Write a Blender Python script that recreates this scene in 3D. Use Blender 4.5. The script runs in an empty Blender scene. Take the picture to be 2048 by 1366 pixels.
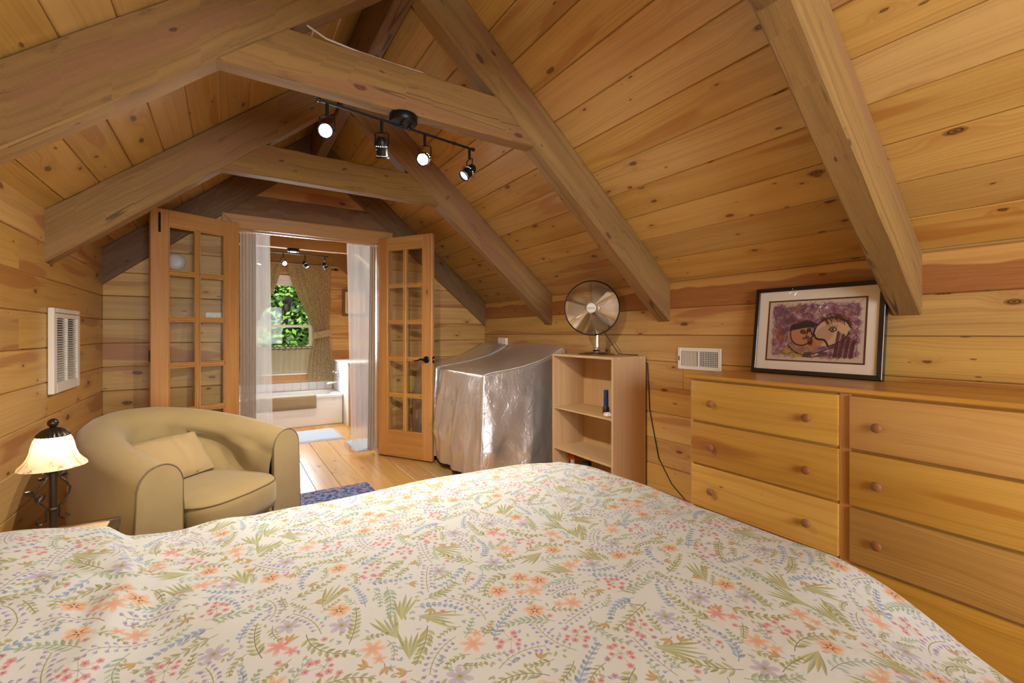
import bpy, bmesh, math, random
import numpy as np
from mathutils import Vector, Matrix, noise as mnoise

random.seed(7)
R = random.Random(11)
PI = math.pi
SC = bpy.context.scene
COL = SC.collection

# ------------------------------------------------------------------ camera, world, big lights, exposure
F_PX, YAW, CY, EYE = 892.12, 0.5675, 666.58, 1.1525
cam_d = bpy.data.cameras.new('camera')
cam_d.sensor_width = 36.0
cam_d.lens = F_PX * 36.0 / 2048.0
cam_d.shift_y = -(683.0 - CY) / 2048.0
cam_d.clip_start = 0.02
cam_d.clip_end = 200
cam = bpy.data.objects.new('camera', cam_d)
COL.objects.link(cam)
cam.location = (0, 0, EYE)
cam.rotation_euler = (PI / 2, 0, -YAW)
SC.camera = cam

SC.view_settings.view_transform = 'Standard'
SC.view_settings.look = 'None'
SC.view_settings.exposure = 0.70
SC.view_settings.gamma = 1.0
SC.view_settings.use_curve_mapping = False
SC.cycles.use_denoising = True
SC.cycles.max_bounces = 10
SC.cycles.diffuse_bounces = 6
SC.cycles.transparent_max_bounces = 16
SC.cycles.sample_clamp_indirect = 6.0
SC.cycles.caustics_reflective = False
SC.cycles.caustics_refractive = False

wd = bpy.data.worlds.new('sky')
SC.world = wd
wd.use_nodes = True
wn = wd.node_tree
bg = wn.nodes['Background']
bg.inputs['Color'].default_value = (0.80, 0.90, 1.0, 1)
bg.inputs['Strength'].default_value = 0.45


def add_light(name, kind, loc, energy, color, rot=None, target=None, **kw):
    d = bpy.data.lights.new(name, kind)
    d.energy = energy
    d.color = color
    for k, v in kw.items():
        setattr(d, k, v)
    o = bpy.data.objects.new(name, d)
    COL.objects.link(o)
    o.location = loc
    if target is not None:
        o.rotation_euler = (Vector(target) - Vector(loc)).to_track_quat('-Z', 'Y').to_euler()
    elif rot:
        o.rotation_euler = rot
    return o


add_light('sun', 'SUN', (0, 0, 10), 5.0, (1, 0.95, 0.85), target=(4.5, 6.0, 0), angle=0.02)
# added soft front fill light at the unseen opening behind the bed head
add_light('front_fill', 'AREA', (0.60, -2.30, 1.40), 66, (0.94, 0.97, 1.0), target=(0.70, 2.2, 1.75),
          shape='RECTANGLE', size=1.7, size_y=1.15)
# daylight of the bathroom window
add_light('bath_daylight', 'AREA', (0.636, 6.46, 1.30), 36, (0.76, 0.88, 1.0), target=(0.636, 4.0, 1.30),
          shape='RECTANGLE', size=0.50, size_y=0.9)

# ------------------------------------------------------------------ materials
MATS = {}


def new_mat(name):
    m = bpy.data.materials.new(name)
    m.use_nodes = True
    nt = m.node_tree
    b = nt.nodes['Principled BSDF']
    MATS[name] = m
    return m, nt, b


class NB:
    """tiny helper for node building"""

    def __init__(s, nt):
        s.nt = nt

    def n(s, t, **kw):
        nd = s.nt.nodes.new(t)
        for k, v in kw.items():
            setattr(nd, k, v)
        return nd

    def link(s, a, b):
        s.nt.links.new(a, b)

    def put(s, sock, v):
        if isinstance(v, (int, float)):
            sock.default_value = v
        elif isinstance(v, (tuple, list)):
            if len(v) == 3 and sock.type == 'RGBA':
                v = (*v, 1)
            sock.default_value = v
        else:
            s.link(v, sock)

    def m(s, op, a, b=0.0, c=None, clamp=False):
        nd = s.n('ShaderNodeMath', operation=op, use_clamp=clamp)
        s.put(nd.inputs[0], a)
        s.put(nd.inputs[1], b)
        if c is not None:
            s.put(nd.inputs[2], c)
        return nd.outputs[0]

    def mix(s, f, a, b, blend='MIX'):
        nd = s.n('ShaderNodeMix', data_type='RGBA', blend_type=blend)
        s.put(nd.inputs[0], f)
        s.put(nd.inputs[6], a)
        s.put(nd.inputs[7], b)
        return nd.outputs[2]

    def comb(s, x, y, z=0.0):
        nd = s.n('ShaderNodeCombineXYZ')
        s.put(nd.inputs[0], x)
        s.put(nd.inputs[1], y)
        s.put(nd.inputs[2], z)
        return nd.outputs[0]

    def noise(s, vec, scale=1.0, detail=2.0, rough=0.5, dims='3D'):
        nd = s.n('ShaderNodeTexNoise', noise_dimensions=dims)
        s.put(nd.inputs['Vector'], vec)
        nd.inputs['Scale'].default_value = scale
        nd.inputs['Detail'].default_value = detail
        nd.inputs['Roughness'].default_value = rough
        return nd.outputs[0]

    def sstep(s, v, a, b, lo=0.0, hi=1.0):
        nd = s.n('ShaderNodeMapRange', interpolation_type='SMOOTHSTEP')
        s.put(nd.inputs['Value'], v)
        s.put(nd.inputs['From Min'], a)
        s.put(nd.inputs['From Max'], b)
        s.put(nd.inputs['To Min'], lo)
        s.put(nd.inputs['To Max'], hi)
        return nd.outputs[0]

    def bump(s, h, strength, dist, bsdf):
        nd = s.n('ShaderNodeBump')
        nd.inputs['Strength'].default_value = strength
        nd.inputs['Distance'].default_value = dist
        s.link(h, nd.inputs['Height'])
        s.link(nd.outputs[0], bsdf.inputs['Normal'])


def wood(name, base, dark, heart=(0.36, 0.13, 0.04), knot=(0.060, 0.018, 0.006), knots=0.5, ksize=1.0, heart_thr=0.62,
         ring=70, ring_amt=0.30, tone=0.22, rough=0.42, bump=0.15, rustic=0.0, band=False, coat=0.0, kdens=(2.6, 6.0)):
    m, nt, b = new_mat(name)
    B = NB(nt)
    uv = B.n('ShaderNodeUVMap').outputs[0]
    sp = B.n('ShaderNodeSeparateXYZ')
    B.link(uv, sp.inputs[0])
    u, v = sp.outputs[0], sp.outputs[1]
    vor = B.n('ShaderNodeTexVoronoi', voronoi_dimensions='2D', feature='F1')
    vor.inputs['Scale'].default_value = 1.0
    vor.inputs['Randomness'].default_value = 1.0
    wob = B.noise(B.comb(B.m('MULTIPLY', u, 30), B.m('MULTIPLY', v, 30)), 1, 1, 0.5, '2D')
    wv = B.m('MULTIPLY_ADD', wob, 0.05, B.m('MULTIPLY', v, kdens[1]))
    B.link(B.comb(B.m('MULTIPLY', u, kdens[0]), wv), vor.inputs['Vector'])
    dist = vor.outputs['Distance']
    cs = B.n('ShaderNodeSeparateColor')
    B.link(vor.outputs['Color'], cs.inputs[0])
    present = B.m('LESS_THAN', cs.outputs[0], knots)
    size = B.m('MULTIPLY', present, B.m('MULTIPLY_ADD', cs.outputs[1], 0.065 * ksize, 0.018 * ksize))
    size = B.m('ADD', size, 1e-4)
    rel = B.m('DIVIDE', dist, size)
    kmask = B.sstep(rel, 0.75, 1.15, 1, 0)
    vo2 = B.n('ShaderNodeTexVoronoi', voronoi_dimensions='2D', feature='F1')
    vo2.inputs['Scale'].default_value = 1.0
    B.link(B.comb(B.m('MULTIPLY', u, kdens[0] * 2.1), B.m('MULTIPLY', v, kdens[1] * 2.6)), vo2.inputs['Vector'])
    c2 = B.n('ShaderNodeSeparateColor')
    B.link(vo2.outputs['Color'], c2.inputs[0])
    gate2 = B.noise(B.comb(B.m('MULTIPLY', u, 1.1), B.m('MULTIPLY', v, 2.0)), 1, 1, 0.5, '2D')
    sz2 = B.m('MULTIPLY', B.m('LESS_THAN', c2.outputs[0], knots * 0.5), B.m('MULTIPLY', B.m('MULTIPLY_ADD', c2.outputs[1], 0.07, 0.03), B.sstep(gate2, 0.50, 0.56)))
    kmask = B.m('MAXIMUM', kmask, B.sstep(B.m('DIVIDE', vo2.outputs['Distance'], B.m('ADD', sz2, 1e-4)), 0.7, 1.2, 0.9, 0))
    halo = B.m('MULTIPLY', present, B.sstep(rel, 0.8, 4.5, 1, 0))
    warp = B.noise(B.comb(B.m('MULTIPLY', u, 1.1), B.m('MULTIPLY', v, 5)), 1, 2, 0.5, '2D')
    t = B.m('ADD', v, B.m('MULTIPLY', warp, 0.075))
    t = B.m('ADD', t, B.m('MULTIPLY', halo, 0.03))
    s1 = B.m('SINE', B.m('MULTIPLY', t, ring * 2 * PI))
    lines = B.m('POWER', B.m('MULTIPLY_ADD', s1, 0.5, 0.5), 2.2)
    lmod = B.noise(B.comb(B.m('MULTIPLY', u, 0.9), B.m('MULTIPLY', t, 22)), 1, 2, 0.6, '2D')
    lines = B.m('MULTIPLY', lines, B.sstep(lmod, 0.36, 0.66))
    fine = B.noise(B.comb(B.m('MULTIPLY', u, 6), B.m('MULTIPLY', t, 260)), 1, 3, 0.6, '2D')
    f = B.m('ADD', B.m('MULTIPLY', lines, ring_amt), B.m('MULTIPLY', B.m('SUBTRACT', fine, 0.45), 0.55 * ring_amt + 0.12), clamp=True)
    c = B.mix(f, base, dark)
    blotch = B.noise(B.comb(B.m('MULTIPLY', u, 1.3), B.m('MULTIPLY', v, 9)), 1, 3, 0.5, '2D')
    c = B.mix(B.sstep(blotch, 0.35, 0.75, 0, 0.35), c, dark)
    strk = B.noise(B.comb(B.m('MULTIPLY', u, 0.55), B.m('MULTIPLY', t, 38)), 1, 3, 0.6, '2D')
    c = B.mix(B.sstep(strk, 0.48, 0.72, 0, 0.42), c, dark)
    c = B.mix(B.sstep(strk, 0.46, 0.26, 0, 0.22), c, tuple(min(1, 1.28 * q) for q in base))
    if band:
        hz = B.noise(B.comb(B.m('MULTIPLY', u, 2.2), 0.0), 1, 2, 0.5, '2D')
        edge = B.m('MULTIPLY_ADD', hz, 0.09, 0.075)
        hmask = B.sstep(B.m('SUBTRACT', edge, v), -0.004, 0.006, 0, 0.85)
    else:
        hn = B.noise(B.comb(B.m('MULTIPLY', u, 0.75), B.m('MULTIPLY_ADD', v, 6.5, 31)), 1, 2, 0.45, '2D')
        hmask = B.sstep(hn, heart_thr, heart_thr + 0.05, 0, 0.75)
    c = B.mix(B.m('MULTIPLY', hmask, B.m('MULTIPLY_ADD', fine, 0.6, 0.6), clamp=True), c, heart)
    c = B.mix(B.m('MULTIPLY', halo, 0.28), c, heart)
    kr = B.m('MULTIPLY_ADD', B.m('SINE', B.m('MULTIPLY', rel, 14)), 0.25, 0.75)
    c = B.mix(B.m('MULTIPLY', kmask, kr, clamp=True), c, knot)
    if rustic > 0:
        cr = B.noise(B.comb(B.m('MULTIPLY', u, 0.22), B.m('MULTIPLY', v, 8)), 1, 2, 0.3, '2D')
        crack = B.sstep(B.m('ABSOLUTE', B.m('SUBTRACT', cr, 0.5)), 0.002, 0.008, 1, 0)
        cgate = B.noise(B.comb(B.m('MULTIPLY', u, 1.5), B.m('MULTIPLY', v, 2)), 1, 1, 0.5, '2D')
        crack = B.m('MULTIPLY', crack, B.sstep(cgate, 0.5, 0.6))
        c = B.mix(B.m('MULTIPLY', crack, 0.8), c, (0.05, 0.025, 0.01))
        st = B.noise(B.comb(B.m('MULTIPLY', u, 3), B.m('MULTIPLY', v, 12)), 1, 5, 0.65, '2D')
        c = B.mix(B.sstep(st, 0.62, 0.78, 0, 0.65 * rustic), c, (0.10, 0.05, 0.025))
        saw = B.noise(B.comb(B.m('MULTIPLY', u, 240), B.m('MULTIPLY', v, 14)), 1, 2, 0.6, '2D')
        c = B.mix(B.sstep(saw, 0.5, 0.75, 0, 0.16 * rustic), c, dark)
    oi = B.n('ShaderNodeObjectInfo')
    rnd = oi.outputs['Random']
    val = B.m('MULTIPLY_ADD', rnd, tone, 1 - tone * 0.55)
    hsv = B.n('ShaderNodeHueSaturation')
    B.put(hsv.inputs['Color'], c)
    B.put(hsv.inputs['Value'], val)
    rn2 = B.m('FRACT', B.m('MULTIPLY', rnd, 17.3))
    B.put(hsv.inputs['Hue'], B.m('MULTIPLY_ADD', rn2, 0.012, 0.494))
    B.put(hsv.inputs['Saturation'], B.m('MULTIPLY_ADD', B.m('FRACT', B.m('MULTIPLY', rnd, 41.7)), 0.12, 0.93))
    B.link(hsv.outputs[0], b.inputs['Base Color'])
    b.inputs['Roughness'].default_value = rough
    if coat:
        b.inputs['Coat Weight'].default_value = coat
        b.inputs['Coat Roughness'].default_value = 0.2
    h = B.m('SUBTRACT', B.m('MULTIPLY', fine, 0.6), B.m('MULTIPLY', kmask, 0.5))
    B.bump(h, bump, 0.002, b)
    return m


def plain(name, col, rough=0.5, metal=0.0, spec=None, emit=None, estr=0.0, bump=None, var=None, sheen=0.0, coat=0.0):
    m, nt, b = new_mat(name)
    B = NB(nt)
    b.inputs['Base Color'].default_value = (*col, 1)
    b.inputs['Roughness'].default_value = rough
    b.inputs['Metallic'].default_value = metal
    if spec is not None:
        b.inputs['Specular IOR Level'].default_value = spec
    if emit:
        b.inputs['Emission Color'].default_value = (*emit, 1)
        b.inputs['Emission Strength'].default_value = estr
    if sheen:
        b.inputs['Sheen Weight'].default_value = sheen
    if coat:
        b.inputs['Coat Weight'].default_value = coat
    oc = None
    if var or bump:
        oc = B.n('ShaderNodeTexCoord').outputs['Object']
    if var:
        sc_, amt, col2 = var
        nz = B.noise(oc, sc_, 4, 0.6)
        B.link(B.mix(B.sstep(nz, 0.35, 0.7, 0, amt), col, col2), b.inputs['Base Color'])
    if bump:
        sc_, st, ds = bump
        B.bump(B.noise(oc, sc_, 4, 0.6), st, ds, b)
    return m


wood('pine_ceiling', (0.58, 0.365, 0.115), (0.40, 0.205, 0.05), heart=(0.40, 0.175, 0.045), knots=0.68, ksize=1.1, heart_thr=0.66, ring_amt=0.42, tone=0.22, rough=0.40)
wood('pine_wall', (0.60, 0.37, 0.112), (0.40, 0.205, 0.052), knots=0.68, ksize=1.1, heart_thr=0.58, ring_amt=0.40, tone=0.20, rough=0.42)
wood('pine_band', (0.60, 0.37, 0.112), (0.40, 0.205, 0.052), heart=(0.28, 0.095, 0.028), knots=0.5, tone=0.1, rough=0.42, band=True)
wood('pine_floor', (0.62, 0.37, 0.13), (0.42, 0.20, 0.06), knots=0.5, ksize=0.8, heart_thr=0.7, tone=0.2, rough=0.28, bump=0.1)
wood('timber', (0.305, 0.170, 0.048), (0.15, 0.076, 0.02), heart=(0.26, 0.12, 0.05), knots=0.35, ksize=0.9, heart_thr=0.6,
     ring=55, ring_amt=0.28, tone=0.18, rough=0.75, bump=0.6, rustic=1.0)
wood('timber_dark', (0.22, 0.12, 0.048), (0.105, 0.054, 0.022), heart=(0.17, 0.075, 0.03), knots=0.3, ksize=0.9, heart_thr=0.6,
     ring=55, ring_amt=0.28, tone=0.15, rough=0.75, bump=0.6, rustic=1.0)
wood('door_pine', (0.58, 0.305, 0.085), (0.39, 0.165, 0.036), knots=0.10, ksize=0.6, heart_thr=0.78, ring=85, ring_amt=0.4, tone=0.12, rough=0.36, coat=0.15)
wood('casing_pine', (0.53, 0.285, 0.085), (0.36, 0.16, 0.042), knots=0.5, ksize=0.7, heart_thr=0.7, ring=60, tone=0.1, rough=0.38)
wood('dresser_pine', (0.60, 0.345, 0.08), (0.42, 0.195, 0.035), heart=(0.42, 0.17, 0.03), knots=0.06, ksize=0.5, heart_thr=0.62, ring=95, ring_amt=0.34,
     tone=0.12, rough=0.34, coat=0.06, bump=0.08)
wood('dresser_dark', (0.51, 0.28, 0.048), (0.33, 0.15, 0.022), heart=(0.32, 0.115, 0.02), knots=0.04, ksize=0.5, heart_thr=0.6, ring=95, ring_amt=0.4,
     tone=0.1, rough=0.34, coat=0.06, bump=0.08)
wood('knob_wood', (0.092, 0.05, 0.024), (0.055, 0.028, 0.013), knots=0.0, ring=120, tone=0.1, rough=0.6)
wood('oak_laminate', (0.56, 0.375, 0.19), (0.45, 0.28, 0.13), knots=0.0, heart_thr=0.95, ring=120, ring_amt=0.2, tone=0.06, rough=0.5, bump=0.05)
wood('nightstand_top', (0.62, 0.44, 0.22), (0.48, 0.3, 0.12), knots=0.0, heart_thr=0.95, tone=0.05, rough=0.35)

plain('sheathing', (0.25, 0.14, 0.06), 0.9)
plain('black_metal', (0.012, 0.012, 0.014), 0.38, 0.6)
plain('bronze', (0.05, 0.04, 0.033), 0.32, 0.75)
plain('white_paint', (0.80, 0.77, 0.70), 0.4)
plain('vent_shadow', (0.03, 0.025, 0.02), 0.9)
plain('white_plastic', (0.78, 0.77, 0.74), 0.35)
plain('white_enamel', (0.80, 0.81, 0.83), 0.15, coat=0.4)
plain('tile', (0.72, 0.73, 0.74), 0.25, var=(9, 0.4, (0.6, 0.62, 0.64)))
plain('grout', (0.8, 0.8, 0.8), 0.8)
plain('chrome', (0.75, 0.74, 0.72), 0.10, 1.0)
plain('dark_chrome', (0.45, 0.42, 0.40), 0.12, 1.0)
plain('slipcover', (0.295, 0.212, 0.086), 0.85, sheen=0.25, bump=(320, 0.25, 0.001), var=(9, 0.5, (0.25, 0.175, 0.07)))
plain('slipcover_pillow', (0.35, 0.245, 0.11), 0.85, sheen=0.25, bump=(320, 0.25, 0.001))
plain('piping', (0.13, 0.09, 0.045), 0.8)
plain('mat_board', (0.88, 0.81, 0.70), 0.8)
plain('maroon', (0.09, 0.025, 0.028), 0.7)
plain('black_frame', (0.010, 0.010, 0.012), 0.25, coat=0.4)
plain('brown_frame', (0.16, 0.085, 0.04), 0.5)
plain('dark_wood', (0.045, 0.026, 0.016), 0.4)
plain('blue_plastic', (0.012, 0.05, 0.20), 0.35)
plain('dark_plastic', (0.015, 0.017, 0.02), 0.5)
plain('red_cap', (0.65, 0.09, 0.015), 0.4)
plain('green_dark', (0.015, 0.05, 0.035), 0.4)
plain('towel', (0.34, 0.27, 0.17), 0.95, bump=(180, 0.7, 0.004))
plain('bath_mat', (0.46, 0.52, 0.60), 0.98, bump=(160, 1.0, 0.008))
plain('bath_mat_blue', (0.40, 0.52, 0.66), 0.98, bump=(90, 1.0, 0.008))
plain('mattress', (0.75, 0.73, 0.68), 0.9)
plain('leaf_bright', (0.16, 0.36, 0.035), 0.5)
plain('leaf_dark', (0.035, 0.085, 0.022), 0.6)
plain('bark', (0.06, 0.045, 0.032), 0.9)
plain('forest_floor', (0.06, 0.07, 0.03), 1.0)
plain('window_white', (0.82, 0.80, 0.76), 0.35)
plain('cable_white', (0.62, 0.52, 0.42), 0.5)
plain('cord_dark', (0.02, 0.016, 0.012), 0.5)
plain('fan_blade', (0.22, 0.15, 0.085), 0.7, 0.0, spec=0.25)
plain('stitch', (0.85, 0.85, 0.85), 0.6)
plain('fan_label', (0.75, 0.70, 0.60), 0.4)
plain('lens_on', (1, 0.9, 0.7), 0.3, emit=(1.0, 0.86, 0.62), estr=40)
plain('lens_side', (0.7, 0.7, 0.7), 0.2, emit=(1.0, 0.92, 0.8), estr=1.5)
plain('lens_bath', (1, 0.9, 0.7), 0.3, emit=(1.0, 0.86, 0.62), estr=25)
plain('bulb_on', (1, 0.9, 0.7), 0.3, emit=(1.0, 0.80, 0.45), estr=8)


def mat_glass(name, refl=0.9, tint=(0.97, 0.98, 0.97)):
    m, nt, b = new_mat(name)
    B = NB(nt)
    nt.nodes.remove(b)
    out = nt.nodes['Material Output']
    tr = B.n('ShaderNodeBsdfTransparent')
    tr.inputs[0].default_value = (*tint, 1)
    gl = B.n('ShaderNodeBsdfGlossy')
    gl.inputs['Roughness'].default_value = 0.02
    fr = B.n('ShaderNodeFresnel')
    ge = B.n('ShaderNodeNewGeometry')
    B.link(B.m('MULTIPLY_ADD', ge.outputs['Backfacing'], 1 / 1.5 - 1.5, 1.5), fr.inputs[0])
    mx = B.n('ShaderNodeMixShader')
    B.link(B.m('MULTIPLY', fr.outputs[0], refl), mx.inputs[0])
    B.link(tr.outputs[0], mx.inputs[1])
    B.link(gl.outputs[0], mx.inputs[2])
    B.link(mx.outputs[0], out.inputs[0])
    return m


mat_glass('pane_glass')
mat_glass('window_glass', 0.3)
mat_glass('picture_glass', 0.9, (1, 1, 1))


def mat_sheer(name, col, opac, streak=60, transl=0.5):
    m, nt, b = new_mat(name)
    B = NB(nt)
    nt.nodes.remove(b)
    out = nt.nodes['Material Output']
    oc = B.n('ShaderNodeTexCoord').outputs['Object']
    mp = B.n('ShaderNodeMapping')
    mp.inputs['Scale'].default_value = (streak, streak, 3)
    B.link(oc, mp.inputs[0])
    nz = B.noise(mp.outputs[0], 1, 3, 0.6)
    df = B.n('ShaderNodeBsdfDiffuse')
    tl = B.n('ShaderNodeBsdfTranslucent')
    cc = B.mix(B.sstep(nz, 0.3, 0.75, 0, 0.5), col, tuple(0.72 * x for x in col))
    B.link(cc, df.inputs[0])
    B.link(cc, tl.inputs[0])
    a = B.n('ShaderNodeMixShader')
    a.inputs[0].default_value = transl
    B.link(df.outputs[0], a.inputs[1])
    B.link(tl.outputs[0], a.inputs[2])
    tr = B.n('ShaderNodeBsdfTransparent')
    mx = B.n('ShaderNodeMixShader')
    B.put(mx.inputs[0], B.sstep(nz, 0.2, 0.8, opac - 0.1, opac + 0.1))
    B.link(tr.outputs[0], mx.inputs[1])
    B.link(a.outputs[0], mx.inputs[2])
    B.link(mx.outputs[0], out.inputs[0])
    return m


mat_sheer('sheer_white', (0.66, 0.645, 0.63), 0.5)
mat_sheer('sheer_gathered', (0.46, 0.375, 0.30), 0.93, 110, 0.3)
mat_sheer('cafe_cloth', (0.80, 0.66, 0.48), 0.97, 30, 0.6)
mat_sheer('cafe_hem', (0.30, 0.24, 0.20), 0.99, 30, 0.3)


def mat_floral_drape():
    m, nt, b = new_mat('floral_drape')
    B = NB(nt)
    oc = B.n('ShaderNodeTexCoord').outputs['Object']
    n1 = B.noise(oc, 45, 3, 0.7)
    n2 = B.noise(oc, 120, 2, 0.6)
    c = B.mix(B.sstep(n1, 0.45, 0.6), (0.60, 0.48, 0.27), (0.36, 0.29, 0.19))
    c = B.mix(B.sstep(n2, 0.55, 0.7, 0, 0.5), c, (0.62, 0.58, 0.5))
    B.link(c, b.inputs['Base Color'])
    b.inputs['Roughness'].default_value = 0.9
    tl = B.n('ShaderNodeBsdfTranslucent')
    B.link(c, tl.inputs[0])
    mx = B.n('ShaderNodeMixShader')
    mx.inputs[0].default_value = 0.45
    B.link(b.outputs[0], mx.inputs[1])
    B.link(tl.outputs[0], mx.inputs[2])
    B.link(mx.outputs[0], nt.nodes['Material Output'].inputs[0])


mat_floral_drape()


def mat_silver():
    m, nt, b = new_mat('silver_cloth')
    B = NB(nt)
    oc = B.n('ShaderNodeTexCoord').outputs['Object']
    b.inputs['Base Color'].default_value = (0.74, 0.72, 0.72, 1)
    b.inputs['Metallic'].default_value = 0.8
    b.inputs['Roughness'].default_value = 0.30
    nz = B.noise(oc, 5, 3, 0.5)
    n2 = B.noise(oc, 9, 2, 0.5)
    crease = B.sstep(B.m('ABSOLUTE', B.m('SUBTRACT', n2, 0.5)), 0.0, 0.035)
    h = B.m('ADD', B.m('MULTIPLY', crease, 0.12), B.m('MULTIPLY', nz, 2.0))
    B.bump(h, 0.35, 0.02, b)


mat_silver()


def mat_rug():
    m, nt, b = new_mat('rug_blue')
    B = NB(nt)
    oc = B.n('ShaderNodeTexCoord').outputs['Object']
    v = B.n('ShaderNodeTexVoronoi')
    v.inputs['Scale'].default_value = 26
    B.link(oc, v.inputs['Vector'])
    n1 = B.noise(oc, 34, 3, 0.6)
    c = B.mix(B.sstep(n1, 0.42, 0.56), (0.03, 0.045, 0.16), (0.20, 0.24, 0.38))
    c = B.mix(B.m('GREATER_THAN', n1, 0.6), c, (0.35, 0.09, 0.08))
    c = B.mix(B.sstep(v.outputs['Distance'], 0.15, 0.22, 0.6, 0), c, (0.5, 0.46, 0.4))
    B.link(c, b.inputs['Base Color'])
    b.inputs['Roughness'].default_value = 0.95
    B.bump(n1, 0.5, 0.004, b)


mat_rug()


def mat_shade():
    m, nt, b = new_mat('lamp_glass')
    B = NB(nt)
    nt.nodes.remove(b)
    out = nt.nodes['Material Output']
    oc = B.n('ShaderNodeTexCoord').outputs['Object']
    sp = B.n('ShaderNodeSeparateXYZ')
    B.link(oc, sp.inputs[0])
    z = sp.outputs[2]
    n1 = B.noise(oc, 38, 3, 0.6)
    low = B.sstep(z, 0.235, 0.285, 1, 0)
    c = B.mix(B.m('MULTIPLY', low, 0.55), (0.95, 0.86, 0.60), (0.93, 0.72, 0.52))
    fl = B.m('MULTIPLY', B.sstep(n1, 0.53, 0.62), low)
    c = B.mix(B.m('MULTIPLY', fl, 0.7), c, (0.40, 0.20, 0.09))
    at = B.m('ARCTAN2', sp.outputs[1], sp.outputs[0])
    rib = B.m('POWER', B.m('ABSOLUTE', B.m('COSINE', B.m('MULTIPLY', B.m('ADD', at, 0.45), 1.5))), 260)
    c = B.mix(B.m('MULTIPLY', rib, 0.7), c, (0.42, 0.25, 0.12))
    df = B.n('ShaderNodeBsdfDiffuse')
    tl = B.n('ShaderNodeBsdfTranslucent')
    B.link(c, df.inputs[0])
    B.link(c, tl.inputs[0])
    a = B.n('ShaderNodeMixShader')
    a.inputs[0].default_value = 0.15
    B.link(df.outputs[0], a.inputs[1])
    B.link(tl.outputs[0], a.inputs[2])
    gl = B.n('ShaderNodeBsdfGlossy')
    gl.inputs['Roughness'].default_value = 0.15
    mx = B.n('ShaderNodeMixShader')
    mx.inputs[0].default_value = 0.05
    B.link(a.outputs[0], mx.inputs[1])
    B.link(gl.outputs[0], mx.inputs[2])
    B.link(mx.outputs[0], out.inputs[0])


mat_shade()

# ---- painted prints: the floral cotton and the drawing, computed stroke by stroke
rng = np.random.default_rng(5)


class Paint:
    def __init__(s, w, h, bgc, wrap=True):
        s.w, s.h, s.wrap = w, h, wrap
        s.im = np.ones((h, w, 3)) * np.array(bgc)

    def comp(s, x0, y0, x1, y1, fn):
        xs = np.arange(int(math.floor(x0)), int(math.ceil(x1)) + 1)
        ys = np.arange(int(math.floor(y0)), int(math.ceil(y1)) + 1)
        if not s.wrap:
            xs = xs[(xs >= 0) & (xs < s.w)]
            ys = ys[(ys >= 0) & (ys < s.h)]
            if len(xs) == 0 or len(ys) == 0:
                return
        X, Y = np.meshgrid(xs.astype(float), ys.astype(float))
        a, col = fn(X, Y)
        ix = np.ix_(ys % s.h, xs % s.w)
        cur = s.im[ix]
        a = np.clip(a, 0, 1)[..., None]
        s.im[ix] = cur * (1 - a) + np.asarray(col) * a

    def leaf(s, x, y, ang, L, W, col, al=0.7, tip=0.9):
        ca, sa = math.cos(ang), math.sin(ang)

        def fn(X, Y):
            p = (X - x) * ca + (Y - y) * sa
            q = -(X - x) * sa + (Y - y) * ca
            t = np.clip(p / L, 0, 1)
            hw = W * np.sin(PI * t ** tip)
            a = np.clip(hw - np.abs(q) + 0.5, 0, 1) * (p > 0) * (p < L)
            shade = 1 - 0.22 * np.clip(q / (W + 1e-6), -1, 1)
            a = a * al * (0.8 + 0.3 * t)
            return a, np.clip(np.array(col)[None, None] * shade[..., None], 0, 1)
        s.comp(min(x, x + L * ca) - W - 1, min(y, y + L * sa) - W - 1, max(x, x + L * ca) + W + 1, max(y, y + L * sa) + W + 1, fn)

    def stroke(s, pts, wd_, col, al=0.8):
        for (ax, ay), (bx, by) in zip(pts[:-1], pts[1:]):
            def fn(X, Y):
                dx, dy = bx - ax, by - ay
                t = np.clip(((X - ax) * dx + (Y - ay) * dy) / (dx * dx + dy * dy + 1e-9), 0, 1)
                d = np.hypot(X - ax - t * dx, Y - ay - t * dy)
                return np.clip(wd_ - d + 0.5, 0, 1) * al, col
            s.comp(min(ax, bx) - wd_ - 1, min(ay, by) - wd_ - 1, max(ax, bx) + wd_ + 1, max(ay, by) + wd_ + 1, fn)

    def dot(s, x, y, r, col, al=0.9, soft=1.0, ry=None, ang=0.0):
        ry = ry or r
        ca, sa = math.cos(ang), math.sin(ang)
        rm = max(r, ry) + soft + 1

        def fn(X, Y):
            p = ((X - x) * ca + (Y - y) * sa) / r
            q = (-(X - x) * sa + (Y - y) * ca) / ry
            d = (1 - np.hypot(p, q)) * min(r, ry)
            return np.clip(d / soft + 0.5, 0, 1) * al, col
        s.comp(x - rm, y - rm, x + rm, y + rm, fn)

    def flower(s, x, y, r, n, col, deep, ang, point=0.0, al=0.75):
        def fn(X, Y):
            th = np.arctan2(Y - y, X - x) + ang
            d = np.hypot(X - x, Y - y)
            c = np.abs(np.cos(th * n / 2))
            rad = r * ((0.55 + 0.45 * c ** 0.6) if point == 0 else (0.28 + 0.72 * c ** point))
            a = np.clip(rad - d + 0.5, 0, 1) * al
            t = np.clip(d / r, 0, 1)
            streak = 0.5 + 0.5 * np.cos(th * n * 5)
            k = np.clip((1 - t) * 1.3 + 0.25 * streak * (t < 0.75) - 0.25, 0, 1)
            colr = np.array(col) * (1 - k[..., None]) + np.array(deep) * k[..., None]
            return a * (0.8 + 0.25 * t), colr
        s.comp(x - r - 1, y - r - 1, x + r + 1, y + r + 1, fn)

    def image(s, name):
        im = bpy.data.images.new(name, s.w, s.h)
        px = np.ones((s.h, s.w, 4), dtype=np.float32)
        px[..., :3] = s.im
        im.pixels.foreach_set(px.ravel())
        im.update()
        im.pack()
        return im


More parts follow.
